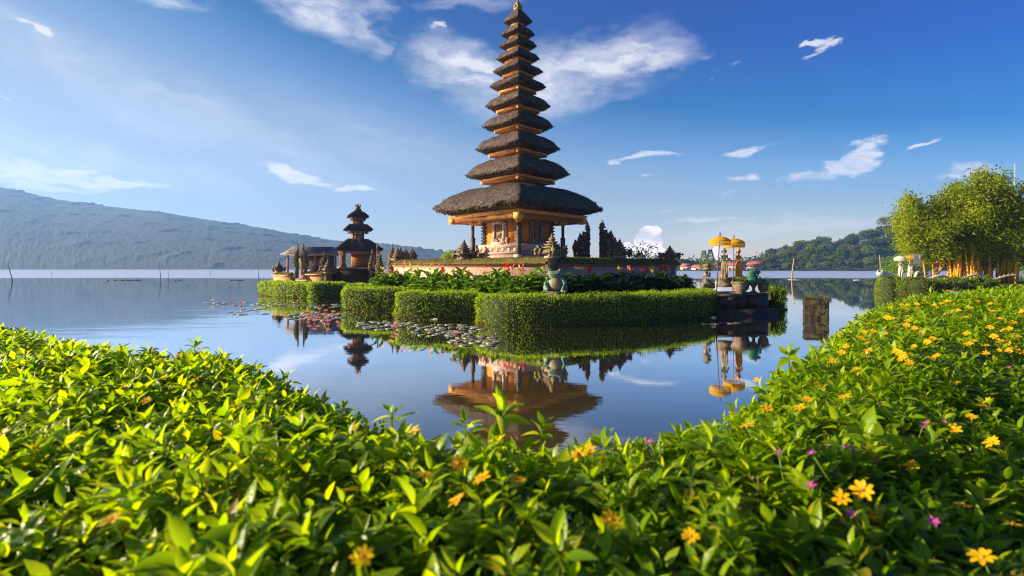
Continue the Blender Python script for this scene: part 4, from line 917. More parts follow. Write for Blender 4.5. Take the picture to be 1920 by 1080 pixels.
bp = T.add('ShaderNodeBump'); bp.inputs['Strength'].default_value = .6; bp.inputs['Distance'].default_value = .02; T.link(T.noise(tcn, 30, 5), bp.inputs['Height']); T.link(bp.outputs[0], b.inputs['Normal'])
def frog(loc, rz, sc, label, mat):
    mb = MB()                                                # faces -Y, 1 m tall
    mb.ball((0, .05, .42), (.27, .27, .40), 20, 14, rot=(R(-12), 0, 0)); mb.ball((0, -.06, .36), (.24, .20, .30), 18, 12)
    mb.ball((0, -.02, .78), (.27, .26, .13), 20, 12, rot=(R(14), 0, 0)); mb.ball((0, -.17, .80), (.23, .16, .09), 18, 10, rot=(R(16), 0, 0)); mb.ball((0, -.15, .70), (.21, .15, .07), 16, 10)
    for s in (-1, 1):
        mb.ball((s * .17, .0, .92), (.075, .08, .085), 12, 10); mb.ball((s * .27, .12, .20), (.15, .25, .20), 16, 12, rot=(R(20), 0, s * .2)); mb.ball((s * .30, -.10, .07), (.12, .20, .07), 14, 8)
        mb.tube([(s * .24, -.08, .62), (s * .33, -.14, .40), (s * .25, -.24, .10)], [.085, .075, .055], 12)
        for k in (-1, 0, 1): mb.tube([(s * .25, -.24, .06), (s * .25 + k * .06, -.34, .03)], [.035, .025], 8); mb.tube([(s * .30, -.2, .05), (s * .34 + k * .06, -.36, .03)], [.04, .03], 8)
    e = empty('frog_statue', loc, rz, label, 'statue'); e.scale = (sc * 1.22, sc * 1.05, sc)
    o = remesh(mb.build('body', mat, e, smooth=True), .022)
    mb = MB()
    for s in (-1, 1): mb.ball((s * .20, -.055, .935), .028, 10, 8)
    mb.build('eye', material('dark_glass', (.02, .02, .02), None, .2), e, smooth=True)
    mb = MB(); mb.tube([(-.22, -.24, .745), (-.12, -.325, .752), (0, -.345, .757), (.12, -.325, .752), (.22, -.24, .745)], .010, 6); mb.build('mouth', DARKW, e); return e
p = P(1041, 547, 18.6); frog((p.x, p.y, p.z - .02), R(-8), .86, 'pale turquoise frog statue with brown belly sitting on the front hedge edge', FROGM)
mb = MB(); mb.stack(p.x, p.y, [(.3, .32), (p.z + .02, .30)]); tag(mb.build('stone_block', STONE), 'stone block under the pale frog statue, half sunk in the hedge', 'block')
GREENG = material('dark_green_glaze', (.01, .09, .055), (.03, .22, .12), .45, 6, c3=(.10, .12, .05), s3=5, bump=.4)
p = P(1413, 531, 22.0); g2 = frog((p.x, p.y, p.z), R(98), .95, 'dark green frog statue behind the potted plants, facing right', GREENG)
g2.scale = (.66, .95, .62)
# base, dark platform and steps
def prism_px(name, pts, z0, z1, mat, label, cat):
    mb = MB(); poly_prism(mb, pts, z0, z1); o = mb.build(name, mat)
    bv = o.modifiers.new('b', 'BEVEL'); bv.width = .03; bv.segments = 2; return tag(o, label, cat)
F1 = Vector(G(1355, 592).to_2d()); F2 = Vector(G(1460, 588).to_2d())
plat = empty('stone_landing', (0, 0, 0), 0, 'dark stepped stone landing at the right corner of the temple island', 'landing')
def quad(pxa, Da, pxb, Db, back): a = Vector(XY(pxa, Da)); b_ = Vector(XY(pxb, Db)); n_ = Vector((-(b_ - a).y, (b_ - a).x)).normalized() * back; return [(a.x, a.y), (b_.x, b_.y), (b_.x + n_.x, b_.y + n_.y), (a.x + n_.x, a.y + n_.y)]
mb = MB(); poly_prism(mb, quad(1352, 21.3, 1460, 21.6, 2.6), -.9, .28); mb.build('lower_step', PLATF, plat)
mb = MB(); poly_prism(mb, quad(1352, 21.6, 1400, 21.7, 2.4), .27, .80); poly_prism(mb, quad(1400.5, 21.9, 1440, 22.2, 2.0), .27, .86); mb.build('upper_block', PLATF, plat)
mb = MB(); poly_prism(mb, quad(1350, 21.5, 1398, 21.55, 2.5), .803, .90); poly_prism(mb, quad(1399.5, 21.8, 1441, 22.1, 2.1), .863, .93); mb.build('cap_slab', material('wet_slab', (.05, .04, .035), (.12, .10, .085), .5, 4, bump=.3), plat)
hedge([XY(1446, 23.6), XY(1452, 25.5)], 1.1, 1.15, 'clipped_hedge', 'rounded hedge end behind the dark landing at its right side', 320, .06, seed=12)
# painted standing figures
PAINTF = material('painted_orange_brown_stone', (.30, .11, .03), (.62, .28, .07), .6, 14, c3=(.10, .05, .03), s3=9, t3=(.53, .62), bump=.5)
PAINTG = material('painted_mossy_brown_stone', (.16, .09, .04), (.40, .24, .10), .6, 14, c3=(.05, .16, .08), s3=7, t3=(.5, .6), bump=.5)
SARONG = material('orange_painted_sarong', (.52, .20, .02), (.68, .32, .04), .6, 10, c3=(.3, .09, .02), s3=8, bump=.4, sc=(3, 3, 1))
def figure(loc, rz, h, label, m_up, m_low, lean=.0, mirror=1, name='figure_statue', ped=True, cat='statue'):
    e = empty(name, loc, rz, label, cat); s = h / 1.9; z0 = 0
    mb = MB(); mb.X = (np.eye(3) * s, np.zeros(3))
    mb.lathe((0, 0, 0), [(.20, 0), (.17, .10), (.15, .35), (.17, .60), (.185, .80), (.14, .95), (.105, 1.02)], 16)
    for k in range(7): a = k * .9; mb.tube([(math.cos(a) * .16, math.sin(a) * .16, .85), (math.cos(a) * .17, math.sin(a) * .15, .5), (math.cos(a) * .2, math.sin(a) * .19, .03)], [.02, .035, .03], 6)
    mb.tube([(.02, -.15, .98), (.05, -.20, .6), (.03, -.20, .15)], [.05, .06, .02], 6)
    lo = remesh(mb.build('sarong', m_low, e, smooth=True), .016 * s, 1)
    mb = MB(); mb.X = (np.eye(3) * s, np.zeros(3))
    mb.ball((0, 0, 1.02), (.13, .10, .10), 14, 10); mb.ball((0, 0, 1.20), (.145, .10, .17), 14, 10); mb.tube([(-.16, 0, 1.31), (.16, 0, 1.31)], [.055, .055], 10); mb.tube([(0, 0, 1.3), (0, -.005, 1.46)], [.05, .045], 10)
    mb.ball((0, -.01, 1.52), (.075, .09, .105), 16, 12); mb.ball((0, -.10, 1.505), (.016, .022, .025), 8, 6)
    for sd in (-1, 1):
        mb.ball((sd * .078, 0, 1.52), (.018, .03, .045), 8, 6); mb.ball((sd * .055, -.085, 1.20), .05, 10, 8)
        if sd == mirror: mb.tube([(sd * .18, 0, 1.31), (sd * .26, -.04, 1.10), (sd * .10, -.22, 1.06), (sd * .03, -.25, 1.14)], [.05, .042, .034, .03], 10)
        else: mb.tube([(sd * .18, 0, 1.31), (sd * .27, -.02, 1.10), (sd * .20, -.20, 1.02), (sd * .06, -.24, 1.10)], [.05, .042, .034, .03], 10)
        hx = sd * .045
        for k in range(4): mb.tube([(hx, -.25, 1.10), (hx - sd * .01 + sd * .012 * k, -.275, 1.15), (hx - sd * .02 + sd * .012 * k, -.27, 1.20 - .008 * k)], [.013, .011, .008], 6)
        mb.tube([(hx, -.25, 1.12), (hx - sd * .035, -.27, 1.15)], [.014, .01], 6)
    bd = remesh(mb.build('torso', m_up, e, smooth=True), .012 * s, 1)
    mb = MB(); mb.X = (np.eye(3) * s, np.zeros(3))
    mb.lathe((0, .01, 1.56), [(.105, 0), (.12, .03), (.10, .07), (.11, .10), (.08, .15), (.09, .18), (.055, .23), (.06, .26), (.02, .34)], 12)
    for k in range(9): a = k * .7; mb.spike((math.cos(a) * .10, math.sin(a) * .10, 1.60), (math.cos(a), math.sin(a), .9), .09, .018)
    for sd in (-1, 1): mb.spike((sd * .11, .03, 1.52), (sd, .3, .5), .14, .03); mb.spike((sd * .19, .02, 1.34), (sd, 0, .6), .10, .03)
    mb.build('headdress', m_low, e)
    if ped:
        mb = MB(); mb.lathe((0, 0, -.42), [(.34, 0), (.36, .06), (.27, .12), (.25, .26), (.34, .34), (.36, .40), (.28, .42)], 18); mb.build('pedestal', STONE, e, jitter=.004)
    return e
p = P(1358, 520, 22.4); figure((p.x, p.y, p.z), R(10), (520 - 462) / F * 22.4, 'mossy brown painted figure statue under the left yellow parasol', PAINTG, PAINTG, mirror=-1)
p = P(1385, 519, 22.5); figure((p.x, p.y, p.z), R(25), (519 - 463) / F * 22.5, 'orange painted figure statue under the right yellow parasol', PAINTF, SARONG)
def parasol(px, D, ytop, yb, hw, label, cloth=YELLOWC, pole_m=DARKW, lean=0, zb=.55, polew=.022, fringe=True, tiers=1):
    s = D / F; x, y = XY(px, D); zt = CH + (HZ - ytop) * s; r = hw * s; e = empty('parasol', (x, y, zb), 0, label, 'parasol'); H = zt - zb
    mb = MB(); mb.tube([(-lean, 0, 0), (-lean * .5, 0, H * .5), (0, 0, H - .12)], [polew * 1.3, polew, polew * .8], 8); mb.lathe((0, 0, H - .17), [(.03, 0), (.045, .03), (.02, .06), (.03, .09), (.005, .17)], 8); mb.build('pole', pole_m, e)
    n = 32; zc = H - .20; V = []
    prof = [(.03, 0), (.25, -.035), (.5, -.10), (.72, -.18), (.88, -.27), (1.0, -.36)]
    for q, dz in prof:
        for k in range(n): a = 2 * math.pi * k / n; rr = r * q * (1 + .018 * math.cos(a * 8)); V.append((rr * math.cos(a), rr * math.sin(a), zc + dz * r * 1.15))
    Fs = [(j * n + k, j * n + (k + 1) % n, (j + 1) * n + (k + 1) % n, (j + 1) * n + k) for j in range(len(prof) - 1) for k in range(n)]
    mb = MB(); mb.add(V, Fs); mb.build('canopy', cloth, e, smooth=True)
    if fringe:
        zz = zc - .36 * r * 1.15
        mb = MB()
        for lvl, (rr, z_) in enumerate(((r * 1.0, zz), (r * .98, zz - .13))):
            m = 64; a = np.arange(m) * 2 * np.pi / m; p_ = np.stack([rr * np.cos(a), rr * np.sin(a), np.full(m, z_)], 1)
            mb.tube([(rr * math.cos(t), rr * math.sin(t), z_) for t in np.linspace(0, 6.2832, 33)], .010, 5)
            leaves(mb, p_, np.tile([0, 0, -1.], (m, 1)), np.stack([np.cos(a), np.sin(a), a * 0], 1), .12 if lvl == 0 else .10, r * .085, leaf_template(2, 0, 0, ([0, .8, 1], [.5, .42, .1])))
        mb.build('fringe', cloth, e)
    mb = MB()
    for k in range(8):
        a = k * math.pi / 4; mb.tube([(0, 0, zc - .05)] + [(r * q * math.cos(a), r * q * math.sin(a), zc - .012 + dz * r * 1.15) for q, dz in prof[1:]], .006, 5)
        mb.tube([(0, 0, zc - r * .5), (r * .55 * math.cos(a), r * .55 * math.sin(a), zc - .14 * r)], .005, 5)
    mb.build('rib', pole_m, e); return e
parasol(1350, 21.2, 434, 600, 19, 'left yellow ceremonial parasol with dark pointed tip over the statues', lean=.17)
parasol(1376, 22.0, 438, 600, 19.5, 'right yellow ceremonial parasol with double fringe over the statues', pole_m=BROWNW, lean=.06)
def pot_plant(px, D, ztop, rw, hh, label, seed, style=0):
    x, y = XY(px, D); e = empty('potted_plant', (x, y, ztop), 0, label, 'potted plant'); mb = MB()
    if style == 0: pr = [(.55, 0), (.5, .04), (.8, .25), (.95, .7), (.9, .8), (1.05, .88), (1.08, 1), (.92, 1), (.88, .9)]
    else: pr = [(.75, 0), (.8, .06), (.35, .16), (.28, .42), (.55, .60), (.9, .82), (1.1, .93), (1.12, 1), (.95, 1), (.9, .93)]
    mb.lathe((0, 0, 0), [(a * rw, b_ * hh) for a, b_ in pr], 22); mb.build('pot', STONE, e, smooth=False)
    mb = MB(); rs = np.random.default_rng(seed); n = 26; a = rs.uniform(0, 6.28, n); el_ = rs.uniform(.2, 1.3, n)
    d = np.stack([np.cos(a) * np.cos(el_), np.sin(a) * np.cos(el_), np.sin(el_)], 1); leaves(mb, np.tile([0, 0, hh * .92], (n, 1)), d, np.stack([-np.cos(a), -np.sin(a), np.ones(n)], 1), rs.uniform(.25, .5, n), .035, leaf_template(4, .2, .45, ([0, .3, 1], [.4, .5, .02])))
    mb.build('foliage', CANL, e); return e
pot_plant(1388, 21.9, .93, .32, .50, 'broad stone pot with arching palm leaves on the dark landing', 1)
pot_plant(1413, 22.2, .95, .20, .46, 'slim stemmed urn in the middle of the dark landing', 2, 1)
pot_plant(1431, 22.4, .95, .24, .42, 'dark pot with spreading leaves at the right end of the landing', 3)
pot_plant(1396, 22.9, 1.0, .22, .40, 'small pot holding a fern behind the broad stone pot', 4)
agave(1403, 22.7, .62, 36, 8, 'yellow-green spiky palm arching behind the urn on the landing', FRESH, .8, 'spiky_palm', 1.25, .04)
# curved stone bird bath
x, y = XY(1325, 23.2); s_ = 23.2 / F; zb_ = CH + (HZ - 531) * s_
bbth = empty('stone_pedestal_bowl', (x, y, zb_), 0, 'grey stone bowl on a curled serpent-like pedestal at the right of the hedge', 'garden ornament')
mb = MB(); mb.tube([(.16, 0, 0), (-.02, 0, .10), (-.12, 0, .24), (-.08, 0, .38), (.02, 0, .50), (.02, 0, .56)], [.13, .10, .085, .08, .08, .10], 12); mb.tube([(.0, 0, .34), (.14, 0, .33), (.17, 0, .42), (.12, 0, .47)], [.06, .06, .05, .03], 8); mb.box((.05, 0, -.1), (.5, .4, .25)); mb.build('pedestal', CARVED, bbth, jitter=.004)
mb = MB(); mb.lathe((.02, 0, .55), [(.08, 0), (.20, .05), (.22, .09), (.12, .13), (.15, .20), (.21, .24), (.17, .30), (.10, .33)], 16); mb.build('bowl', STONE, bbth, jitter=.004)
mb = MB(); n = 40; rs = np.random.default_rng(3); leaves(mb, np.tile([.02, 0, .86], (n, 1)) + rs.normal(0, .04, (n, 3)), rs.normal(0, .5, (n, 3)) + (0, 0, 1.), rs.normal(0, 1, (n, 3)), .16, .04, L2); mb.build('foliage', FRESH, bbth)
# masonry stub standing in the lake
sx0, sy0 = XY(1529.5, 20.4); mb = MB(); mb.box((0, 0, .12), (.84, .84, 1.28), taper=1.02); mb.box((0, 0, .785), (.90, .90, .05)); rs = np.random.default_rng(9)
for k in range(9):
    f = k % 2; mb.box((rs.uniform(-.3, .3) if f else -.42, -.42 if f else rs.uniform(-.3, .3), rs.uniform(.05, .7)), (rs.uniform(.15, .3) if f else .05, .05 if f else .2, rs.uniform(.06, .14)))
n_ = 260; leaves(mb, np.stack([rs.uniform(-.44, .44, n_), rs.uniform(-.44, .44, n_), np.full(n_, .81)], 1), rs.normal(0, .6, (n_, 3)) + (0, 0, .8), rs.normal(0, 1, (n_, 3)), .05, .03, m=1)
o = mb.build('stone_stub', [material('wet_brown_stone', (.012, .009, .008), (.055, .040, .028), .85, 5, c3=(.06, .055, .02), s3=3, t3=(.52, .62), bump=1.0, bscale=11), MOSS]); o.location = (sx0, sy0, 0); o.rotation_euler = (0, 0, -math.atan2(sx0, sy0) + .06)
sb_ = o.modifiers.new('s', 'SUBSURF'); sb_.subdivision_type = 'SIMPLE'; sb_.levels = sb_.render_levels = 4
tx = bpy.data.textures.new('c', 'CLOUDS'); tx.noise_scale = .14; tx.noise_depth = 3; dm = o.modifiers.new('d', 'DISPLACE'); dm.texture = tx; dm.strength = .09; dm.mid_level = .6
tag(o, 'square dark stone stub standing alone in the water right of the landing', 'stone stub')
# stakes in the lake
STAKE = material('grey_stake_wood', (.10, .09, .085), (.2, .18, .16), .8, 5); STAKEL = material('sun_tinted_stake_wood', (.30, .17, .08), (.45, .28, .14), .8, 5)  # the second wood has warm sunlight painted into its brown
def stake(px, ytop, yw, dx, w, label, mat=STAKE, fork=False):
    g0 = G(px, yw); D = g0.y; s = D / F; h = CH + (HZ - ytop) * s; mb = MB(); mb.tube([(0, 0, -.8), (dx * s * .4, 0, h * .45), (dx * s, 0, h)], [w, w * .9, w * .6], 7)
    if fork: mb.tube([(dx * s * .5, 0, h * .6), (dx * s * .5 - .35, .1, h * .97)], [w * .5, w * .3], 6)
    o = mb.build('mooring_stake', mat); o.location = (g0.x, g0.y, 0); tag(o, label, 'stake')
stake(25, 497, 529, -11, .06, 'forked leaning stake in the water at the far left', fork=True)
stake(302, 491, 526, -4, .05, 'thin dark leaning stake in the water left of the left island')
stake(316, 500, 523, 0, .03, 'very thin upright stake just right of the leaning dark one'); stake(97, 507, 519, 0, .04, 'tiny faint stake far out on the left water')
stake(486, 490, 540, -3, .035, 'thin stake rising beside the left tip hedge of the left island'); stake(395, 507, 518, 0, .05, 'tiny faint stake far out midway across the left water')
stake(1484, 484, 527, 5, .12, 'pale brown post, coloured as sunlit, leaning in the water right of the landing', STAKEL); stake(1652, 478, 512, -3, .22, 'orange-brown post, coloured as sunlit, in front of the forested slope', STAKEL)
for px, yw, L_, lab in ((1495, 524.5, 1.6, 'pale floating log beside the brown post'), (1610, 525.5, .9, 'small pale floating board near the bamboo island')):
    g0 = G(px, yw); mb = MB(); mb.tube([(-L_, 0, .02), (0, .05, .06), (L_, 0, .03)], [.05, .07, .05], 7); o = mb.build('floating_log', WHITEP); o.location = (g0.x, g0.y, 0); tag(o, lab, 'log')
FLT = material('float_pale', (.3, .3, .3), (.5, .5, .5), .6, 2)
for q, (px0, px1, yw) in enumerate(((190, 275, 526), (328, 352, 526), (376, 388, 526), (420, 470, 526))):
    g0 = G(px0, yw); g1 = G(px1, yw); n = int((g1.x - g0.x) / 1.1); mb = MB()
    for k in range(n): mb.ball((k * 1.1, random.uniform(-.2, .2), .03), (.22, .12, .10), 7, 5)
    mb.tube([(0, 0, .02), (n * 1.1, 0, .02)], .03, 5); o = mb.build('float_line', STAKE); o.location = (g0.x, g0.y, 0)
    tag(o, ['long dark line of net floats on the left water', 'short line of net floats beside the leaning stake', 'shortest line of net floats between the stake and the left island', 'line of net floats nearest the left island'][q], 'net floats')
#@@LILIES
# ------------------------------------------------------------------ water lilies
PADM = material('lily_pad_skin', (.20, .25, .10), (.38, .32, .28), .25, 1.2, c3=(.16, .07, .07), s3=.8, t3=(.5, .65), spec=.7)  # pale mauve tone paints the sky's reflection into the green pad colour
PETP = leafmat('pink_lotus_petals', [(.85, .24, .38), (.88, .42, .52)], .35, .5, .3, (1.2, .9, 1)); PETW = leafmat('white_lotus_petals', [(.85, .82, .75), (.8, .78, .7)], .3, .5, .3, (1, 1, 1))
def pad_mesh(seed):
    rs = np.random.default_rng(seed); n = 26; mb = MB(); V = [(0, 0, .004)]
    for q in (.5, 1.0):
        for k in range(n + 1): a = .16 + (2 * math.pi - .32) * k / n; V.append((math.cos(a) * q, math.sin(a) * q, .003 + (.003 * rs.uniform(0, 1) + .004 * math.sin(a * 3 + seed) if q == 1 else 0)))
    m = n + 1; Fs = [(0, 1 + k, 2 + k) for k in range(n)] + [(1 + k, 1 + m + k, 2 + m + k, 2 + k) for k in range(n)]
    mb.add(V, Fs); o = mb.build('lily_pad', PADM); sd = o.modifiers.new('t', 'SOLIDIFY'); sd.thickness = .003; return o
pads = [pad_mesh(i) for i in range(4)]; usedp = [False] * 4
clus = [(590, 594, 55, 9, 34, 'among the pink lotus blooms in the middle of the left water', 'pads round the many pink lotus blooms'),
        (505, 571, 85, 4.5, 20, 'strung in a thin row in front of the left island hedges', 'pads in the row before the left island'),
        (600, 573, 60, 4, 14, 'floating in the shade under the left island hedges', 'pads under the left island hedges'),
        (400, 569, 30, 2.5, 7, 'in the small patch farthest left on the water', 'pads in the patch farthest left'),
        (730, 610, 60, 9, 30, 'in the middle patch below the hedge block with the sunlit end', 'pads in the middle patch'),
        (840, 620, 70, 12, 40, 'in the right patch below the corner of the long hedge', 'pads in the right patch'),
        (890, 640, 45, 10, 20, 'in the greenish patch at the right, nearest the camera', 'greenish pads nearest the camera'),
        (470, 585, 40, 6, 10, 'scattered loosely on the open left water', 'loosely scattered pads'), (1345, 606, 40, 1.6, 6, 'beside the white lotus below the long hedge', 'pads beside the white lotus')]
placed = []
for cx_, cy_, rx, ry, n, lab, grp in clus:
    for k in range(n):
        for tr_ in range(30):
            a = random.uniform(0, 6.28); q = math.sqrt(random.random()); px, py = cx_ + math.cos(a) * q * rx, cy_ + math.sin(a) * q * ry; g0 = G(px, py)
            r = random.uniform(.12, .24) * (1 if py > 585 else 1.15)
            if all((g0.x - u) ** 2 + (g0.y - v) ** 2 > ((r + w) * .86) ** 2 for u, v, w in placed): break
        placed.append((g0.x, g0.y, r)); i = random.randint(0, 3)
        if not usedp[i]: o = pads[i]; usedp[i] = True
        else: o = pads[i].copy(); COL.objects.link(o)
        o.location = (g0.x, g0.y, random.uniform(.004, .012)); o.rotation_euler = (0, 0, random.uniform(0, 6.28)); o.scale = (r, r, 1)
        tag(o, 'flat round lily pad ' + lab, 'lily pad', grp)
def lotus(px, py, mat, label, r=.15, grp=None, h=.09):
    g0 = G(px, py); e = empty('lotus_flower', (g0.x, g0.y, 0), 0, label, 'flower', grp); mb = MB()
    for ring, (n, el_, L_) in enumerate(((9, .35, 1.0), (8, .8, .9), (6, 1.2, .75))):
        a = np.arange(n) * 6.283 / n + ring * .3; d = np.stack([np.cos(a) * math.cos(el_), np.sin(a) * math.cos(el_), np.full(n, math.sin(el_))], 1)
        leaves(mb, np.tile([0, 0, h], (n, 1)), d, np.stack([-np.cos(a), -np.sin(a), np.ones(n)], 1), L_ * r, r * .42, leaf_template(3, .3, -.2))
    mb.build('petals', mat, e); mb = MB(); mb.tube([(0, 0, -.3), (0, 0, h)], .012, 6); mb.build('stem', CANL, e)
    mb = MB(); mb.ball((0, 0, h + .03), (.03, .03, .03), 8, 6); mb.build('centre', YELF, e)
for k, (px, py) in enumerate([(557, 569), (599, 585), (611, 588), (625, 590), (586, 592), (578, 597), (606, 597), (615, 600), (596, 603), (580, 603), (633, 596), (570, 590), (590, 608), (616, 609)]):
    lotus(px, py, PETP, 'pink lotus bloom in the dense middle cluster of pads' if k else 'single pink lotus bloom nearest the left island hedge', .13, 'pink lotus blooms in the dense cluster' if k else None)
for px, py, lab in ((743, 616, 'large pink lotus bloom in the middle patch of pads'), (738, 621, 'smaller pink lotus bloom just left of the large one'), (855, 633, 'single pink lotus bloom at the near edge of the right patch'), (437, 566, 'pink lotus bloom in the thin row of pads, farthest left'), (452, 571, 'pink lotus bloom second from the left in the thin row')): lotus(px, py, PETP, lab, .14)
lotus(1338, 604, PETW, 'white lotus bloom on the dark water below the long hedge', .16); lotus(815, 607, PETW, 'pale yellowish lotus bloom in the right patch of pads', .14); lotus(398, 568, PETW, 'white lotus bloom in the farthest left patch of pads', .18)
#@@RIGHT
# ------------------------------------------------------------------ bamboo island at the right
mb = MB(); poly_prism(mb, [XY(1650, 40.5), XY(1700, 38.6), XY(1800, 38.4), XY(2100, 38), XY(2200, 75), XY(1700, 72)], -.9, .7); tag(mb.build('bamboo_island_ground', LAWN), kind='structure')
RH = leafmat('broad_hedge_leaves', [(.07, .13, .01), (.14, .21, .012), (.22, .30, .015)], .35, .5, .3)
hedge(hpath([(1637, 549.5), (1655, 551.5), (1676, 552)], .8), 1.7, 1.42, 'clipped_hedge', 'rounded ball-like hedge end at the left tip of the bamboo island', 330, .08, seed=14, wob=.16, rb=.6)
hedge(hpath([(1678, 552.5), (1730, 554), (1800, 554), (1880, 553)], .8), 1.7, 1.2, 'clipped_hedge', 'uneven hedge along the water in front of the bamboo', 280, .09, seed=15, wob=.26, leaf_m=RH, rb=.55)
BAML = leafmat('bamboo_leaves', [(.13, .17, .005), (.24, .30, .006), (.40, .42, .01), (.17, .23, .006)], .5, .5, .3, big=(.45, (.55, .62, .6)))
CULM = material('golden_bamboo_culm', (.72, .28, .012), (.85, .42, .03), .45, 5, c3=(.5, .28, .03), s3=4, bump=.1, sc=(1, 1, 5))
bam = empty('bamboo_clump', (*XY(1800, 45), .6), 0, 'large golden bamboo clump with yellow-orange canes and feathery green crown', 'bamboo')
rs = np.random.default_rng(5); lp, ld = [], []
BX = XY(1800, 45)[0]
def tgt(px, py, D): v = P(px, py, D); return np.array([v.x - BX, v.y - 45, v.z - .6])
tops = [(1700, 372), (1690, 400), (1712, 395), (1740, 420), (1722, 440), (1770, 380), (1790, 350), (1810, 372), (1845, 335), (1862, 350), (1850, 322), (1880, 362), (1905, 372), (1920, 352), (1945, 370), (1830, 380), (1900, 400), (1790, 400), (1760, 410), (1870, 390), (1960, 400), (1930, 420), (1850, 420), (1810, 430), (1775, 445), (1895, 440), (1940, 450), (1700, 425), (1980, 380), (1735, 395), (1990, 430), (1820, 450), (1780, 365), (1868, 372), (1750, 450), (1705, 455)]
for k, (px, py) in enumerate(tops):
    b0 = np.array([rs.uniform(-2.2, 4.4), rs.uniform(-1.4, 2.2), 0]); tp = tgt(px, py, 45 + rs.uniform(-2.5, 3.5)); mid = b0 * .6 + tp * .4; mid[2] = tp[2] * rs.uniform(.6, .72)
    ts = np.linspace(0, 1, 9); cv = [(1 - t) ** 2 * b0 + 2 * t * (1 - t) * mid + t * t * tp for t in ts]
    mb = MB(); mb.tube(cv, [.075 * (1 - .85 * t) for t in ts], 7); mb.build('culm', CULM, bam)
    n = 3000; t = rs.uniform(.36, 1.0, n) ** .8; c = ((1 - t)[:, None] ** 2 * b0 + 2 * (t * (1 - t))[:, None] * mid + (t * t)[:, None] * tp); rad = (1.35 * np.sin(np.clip((t - .30) / .7, 0, 1) * np.pi * .85) + .12)[:, None]
    lob = np.round(t * 7)[:, None]; ph = lob * 2.4 + k; off = np.stack([np.cos(ph[:, 0]), np.sin(ph[:, 0]), -.2 * np.ones(n)], 1) * rad * .6
    p = c + off + rs.normal(0, .42, (n, 3)) * rad; q_ = (p[:, 2] > 1.75 + rs.normal(0, .35, n)); lp.append(p[q_]); ld.append((rs.normal(0, .8, (n, 3)) + (0, 0, -.35) + off)[q_])
for k in range(58):                                           # plain canes at the foot
    b0 = np.array([rs.uniform(-1.7, 4.4), rs.uniform(-1.9, .6), 0]); mb = MB(); lx = rs.normal(0, .35) + b0[0] * .1; mb.tube([b0, b0 + (lx * .4, 0, 1.6), b0 + (lx, 0, 3.4)], [.085, .075, .05], 6); mb.build('culm', CULM, bam)
lp = np.concatenate(lp); ld = np.concatenate(ld); n = len(lp); mb = MB(); leaves(mb, lp, ld, rs.normal(0, 1, (n, 3)), rs.uniform(.22, .46, n), rs.uniform(.07, .13, n)); mb.build('foliage', BAML, bam)
# small things by the bamboo
bush(1687, 48, .7, 1.7, 2200, 31, 'bright lime-green rounded shrub behind the pale statues', FRESH, .16, hgt=1.35)
bush(1722, 50, .7, 1.5, 900, 32, 'dark leafy shrub behind the white banner', CAND, .2, hgt=1.5)
bush(1905, 60, .7, 3.2, 1500, 33, 'pale green shrub at the right edge beyond the bamboo', CANL, .25, hgt=.9)
PALE = material('pale_painted_stone', (.45, .38, .30), (.66, .58, .48), .7, 8, c3=(.25, .14, .06), s3=9, t3=(.56, .66), bump=.4)
p = P(1688, 519, 42); figure((p.x, p.y, p.z), R(20), (519 - 484) / F * 42, 'pale stone figure statue under the white parasol on the bamboo island', PALE, PALE, ped=True)
p = P(1706, 519, 42.5); figure((p.x, p.y, p.z), R(20), (519 - 484) / F * 42.5, 'pale stone figure statue under the yellow parasol on the bamboo island', PALE, PALE, mirror=-1)
parasol(1688, 42, 475, 520, 10, 'white fringed parasol over the left statue on the bamboo island', WHITEC, zb=.9, polew=.03); parasol(1706, 42.5, 474, 520, 10.5, 'yellow parasol over the right statue on the bamboo island', zb=.9, polew=.03)
x, y = XY(1720, 42); bn = empty('cloth_banner', (x, y, .8), R(10), 'white square cloth banner on two poles right of the parasols', 'banner')
mb = MB(); V, Fs = grid(lambda u, v: (-.42 + .84 * u, .04 * math.sin(u * 9), 1.55 + .78 * v + .02 * math.sin(u * 6)), 14, 8); mb.add(V, Fs); o = mb.build('cloth', WHITEC, bn, smooth=True)
for sx_ in (-.44, .44): mb = MB(); mb.tube([(sx_, 0, 0), (sx_, 0, 2.42)], .025, 6); mb.build('pole', BROWNW, bn)
x, y = XY(1723, 40.2); p = P(1723, 518, 40.2); wh = empty('round_shield_ornament', (x, y, p.z), R(12), 'round white ring ornament with red centre on top of the hedge', 'ornament')
mb = MB(); mb.tube([(.33 * math.cos(t), 0, .33 * math.sin(t)) for t in np.linspace(0, 6.2832, 25)], .11, 8); mb.build('ring', PALE, wh, smooth=True)
mb = MB(); mb.ball((0, 0, 0), (.2, .08, .2), 14, 10); mb.build('boss', material('red_boss', (.45, .08, .03), (.6, .18, .08), .6, 8), wh, smooth=True)
# serpent rail
TQ = material('pale_turquoise_paint', (.35, .45, .38), (.52, .58, .50), .6, 3, c3=(.6, .5, .4), s3=2.5, bump=.2)
mb = MB(); pts = []
for px, py in ((1728, 526), (1745, 523), (1758, 517), (1772, 518), (1786, 524), (1800, 524), (1816, 518), (1828, 514), (1840, 518), (1852, 524), (1866, 524), (1882, 518), (1898, 516), (1915, 514)): pts.append(P(px, py, 40.5))
sr = empty('serpent_rail', (0, 0, 0), 0, 'pale wavy serpent-bodied rail running along the top of the hedge before the bamboo', 'railing')
cat = []
for a, b_ in zip(pts[:-1], pts[1:]):
    for k in range(4): cat.append(a.lerp(b_, k / 4))
cat = [sum(cat[max(0, i - 2):i + 3], Vector()) / len(cat[max(0, i - 2):i + 3]) for i in range(len(cat))]
mb.tube(cat, [.12 - .05 * i / len(cat) for i in range(len(cat))], 9); mb.build('body', PALE, sr, smooth=True)
mb = MB()
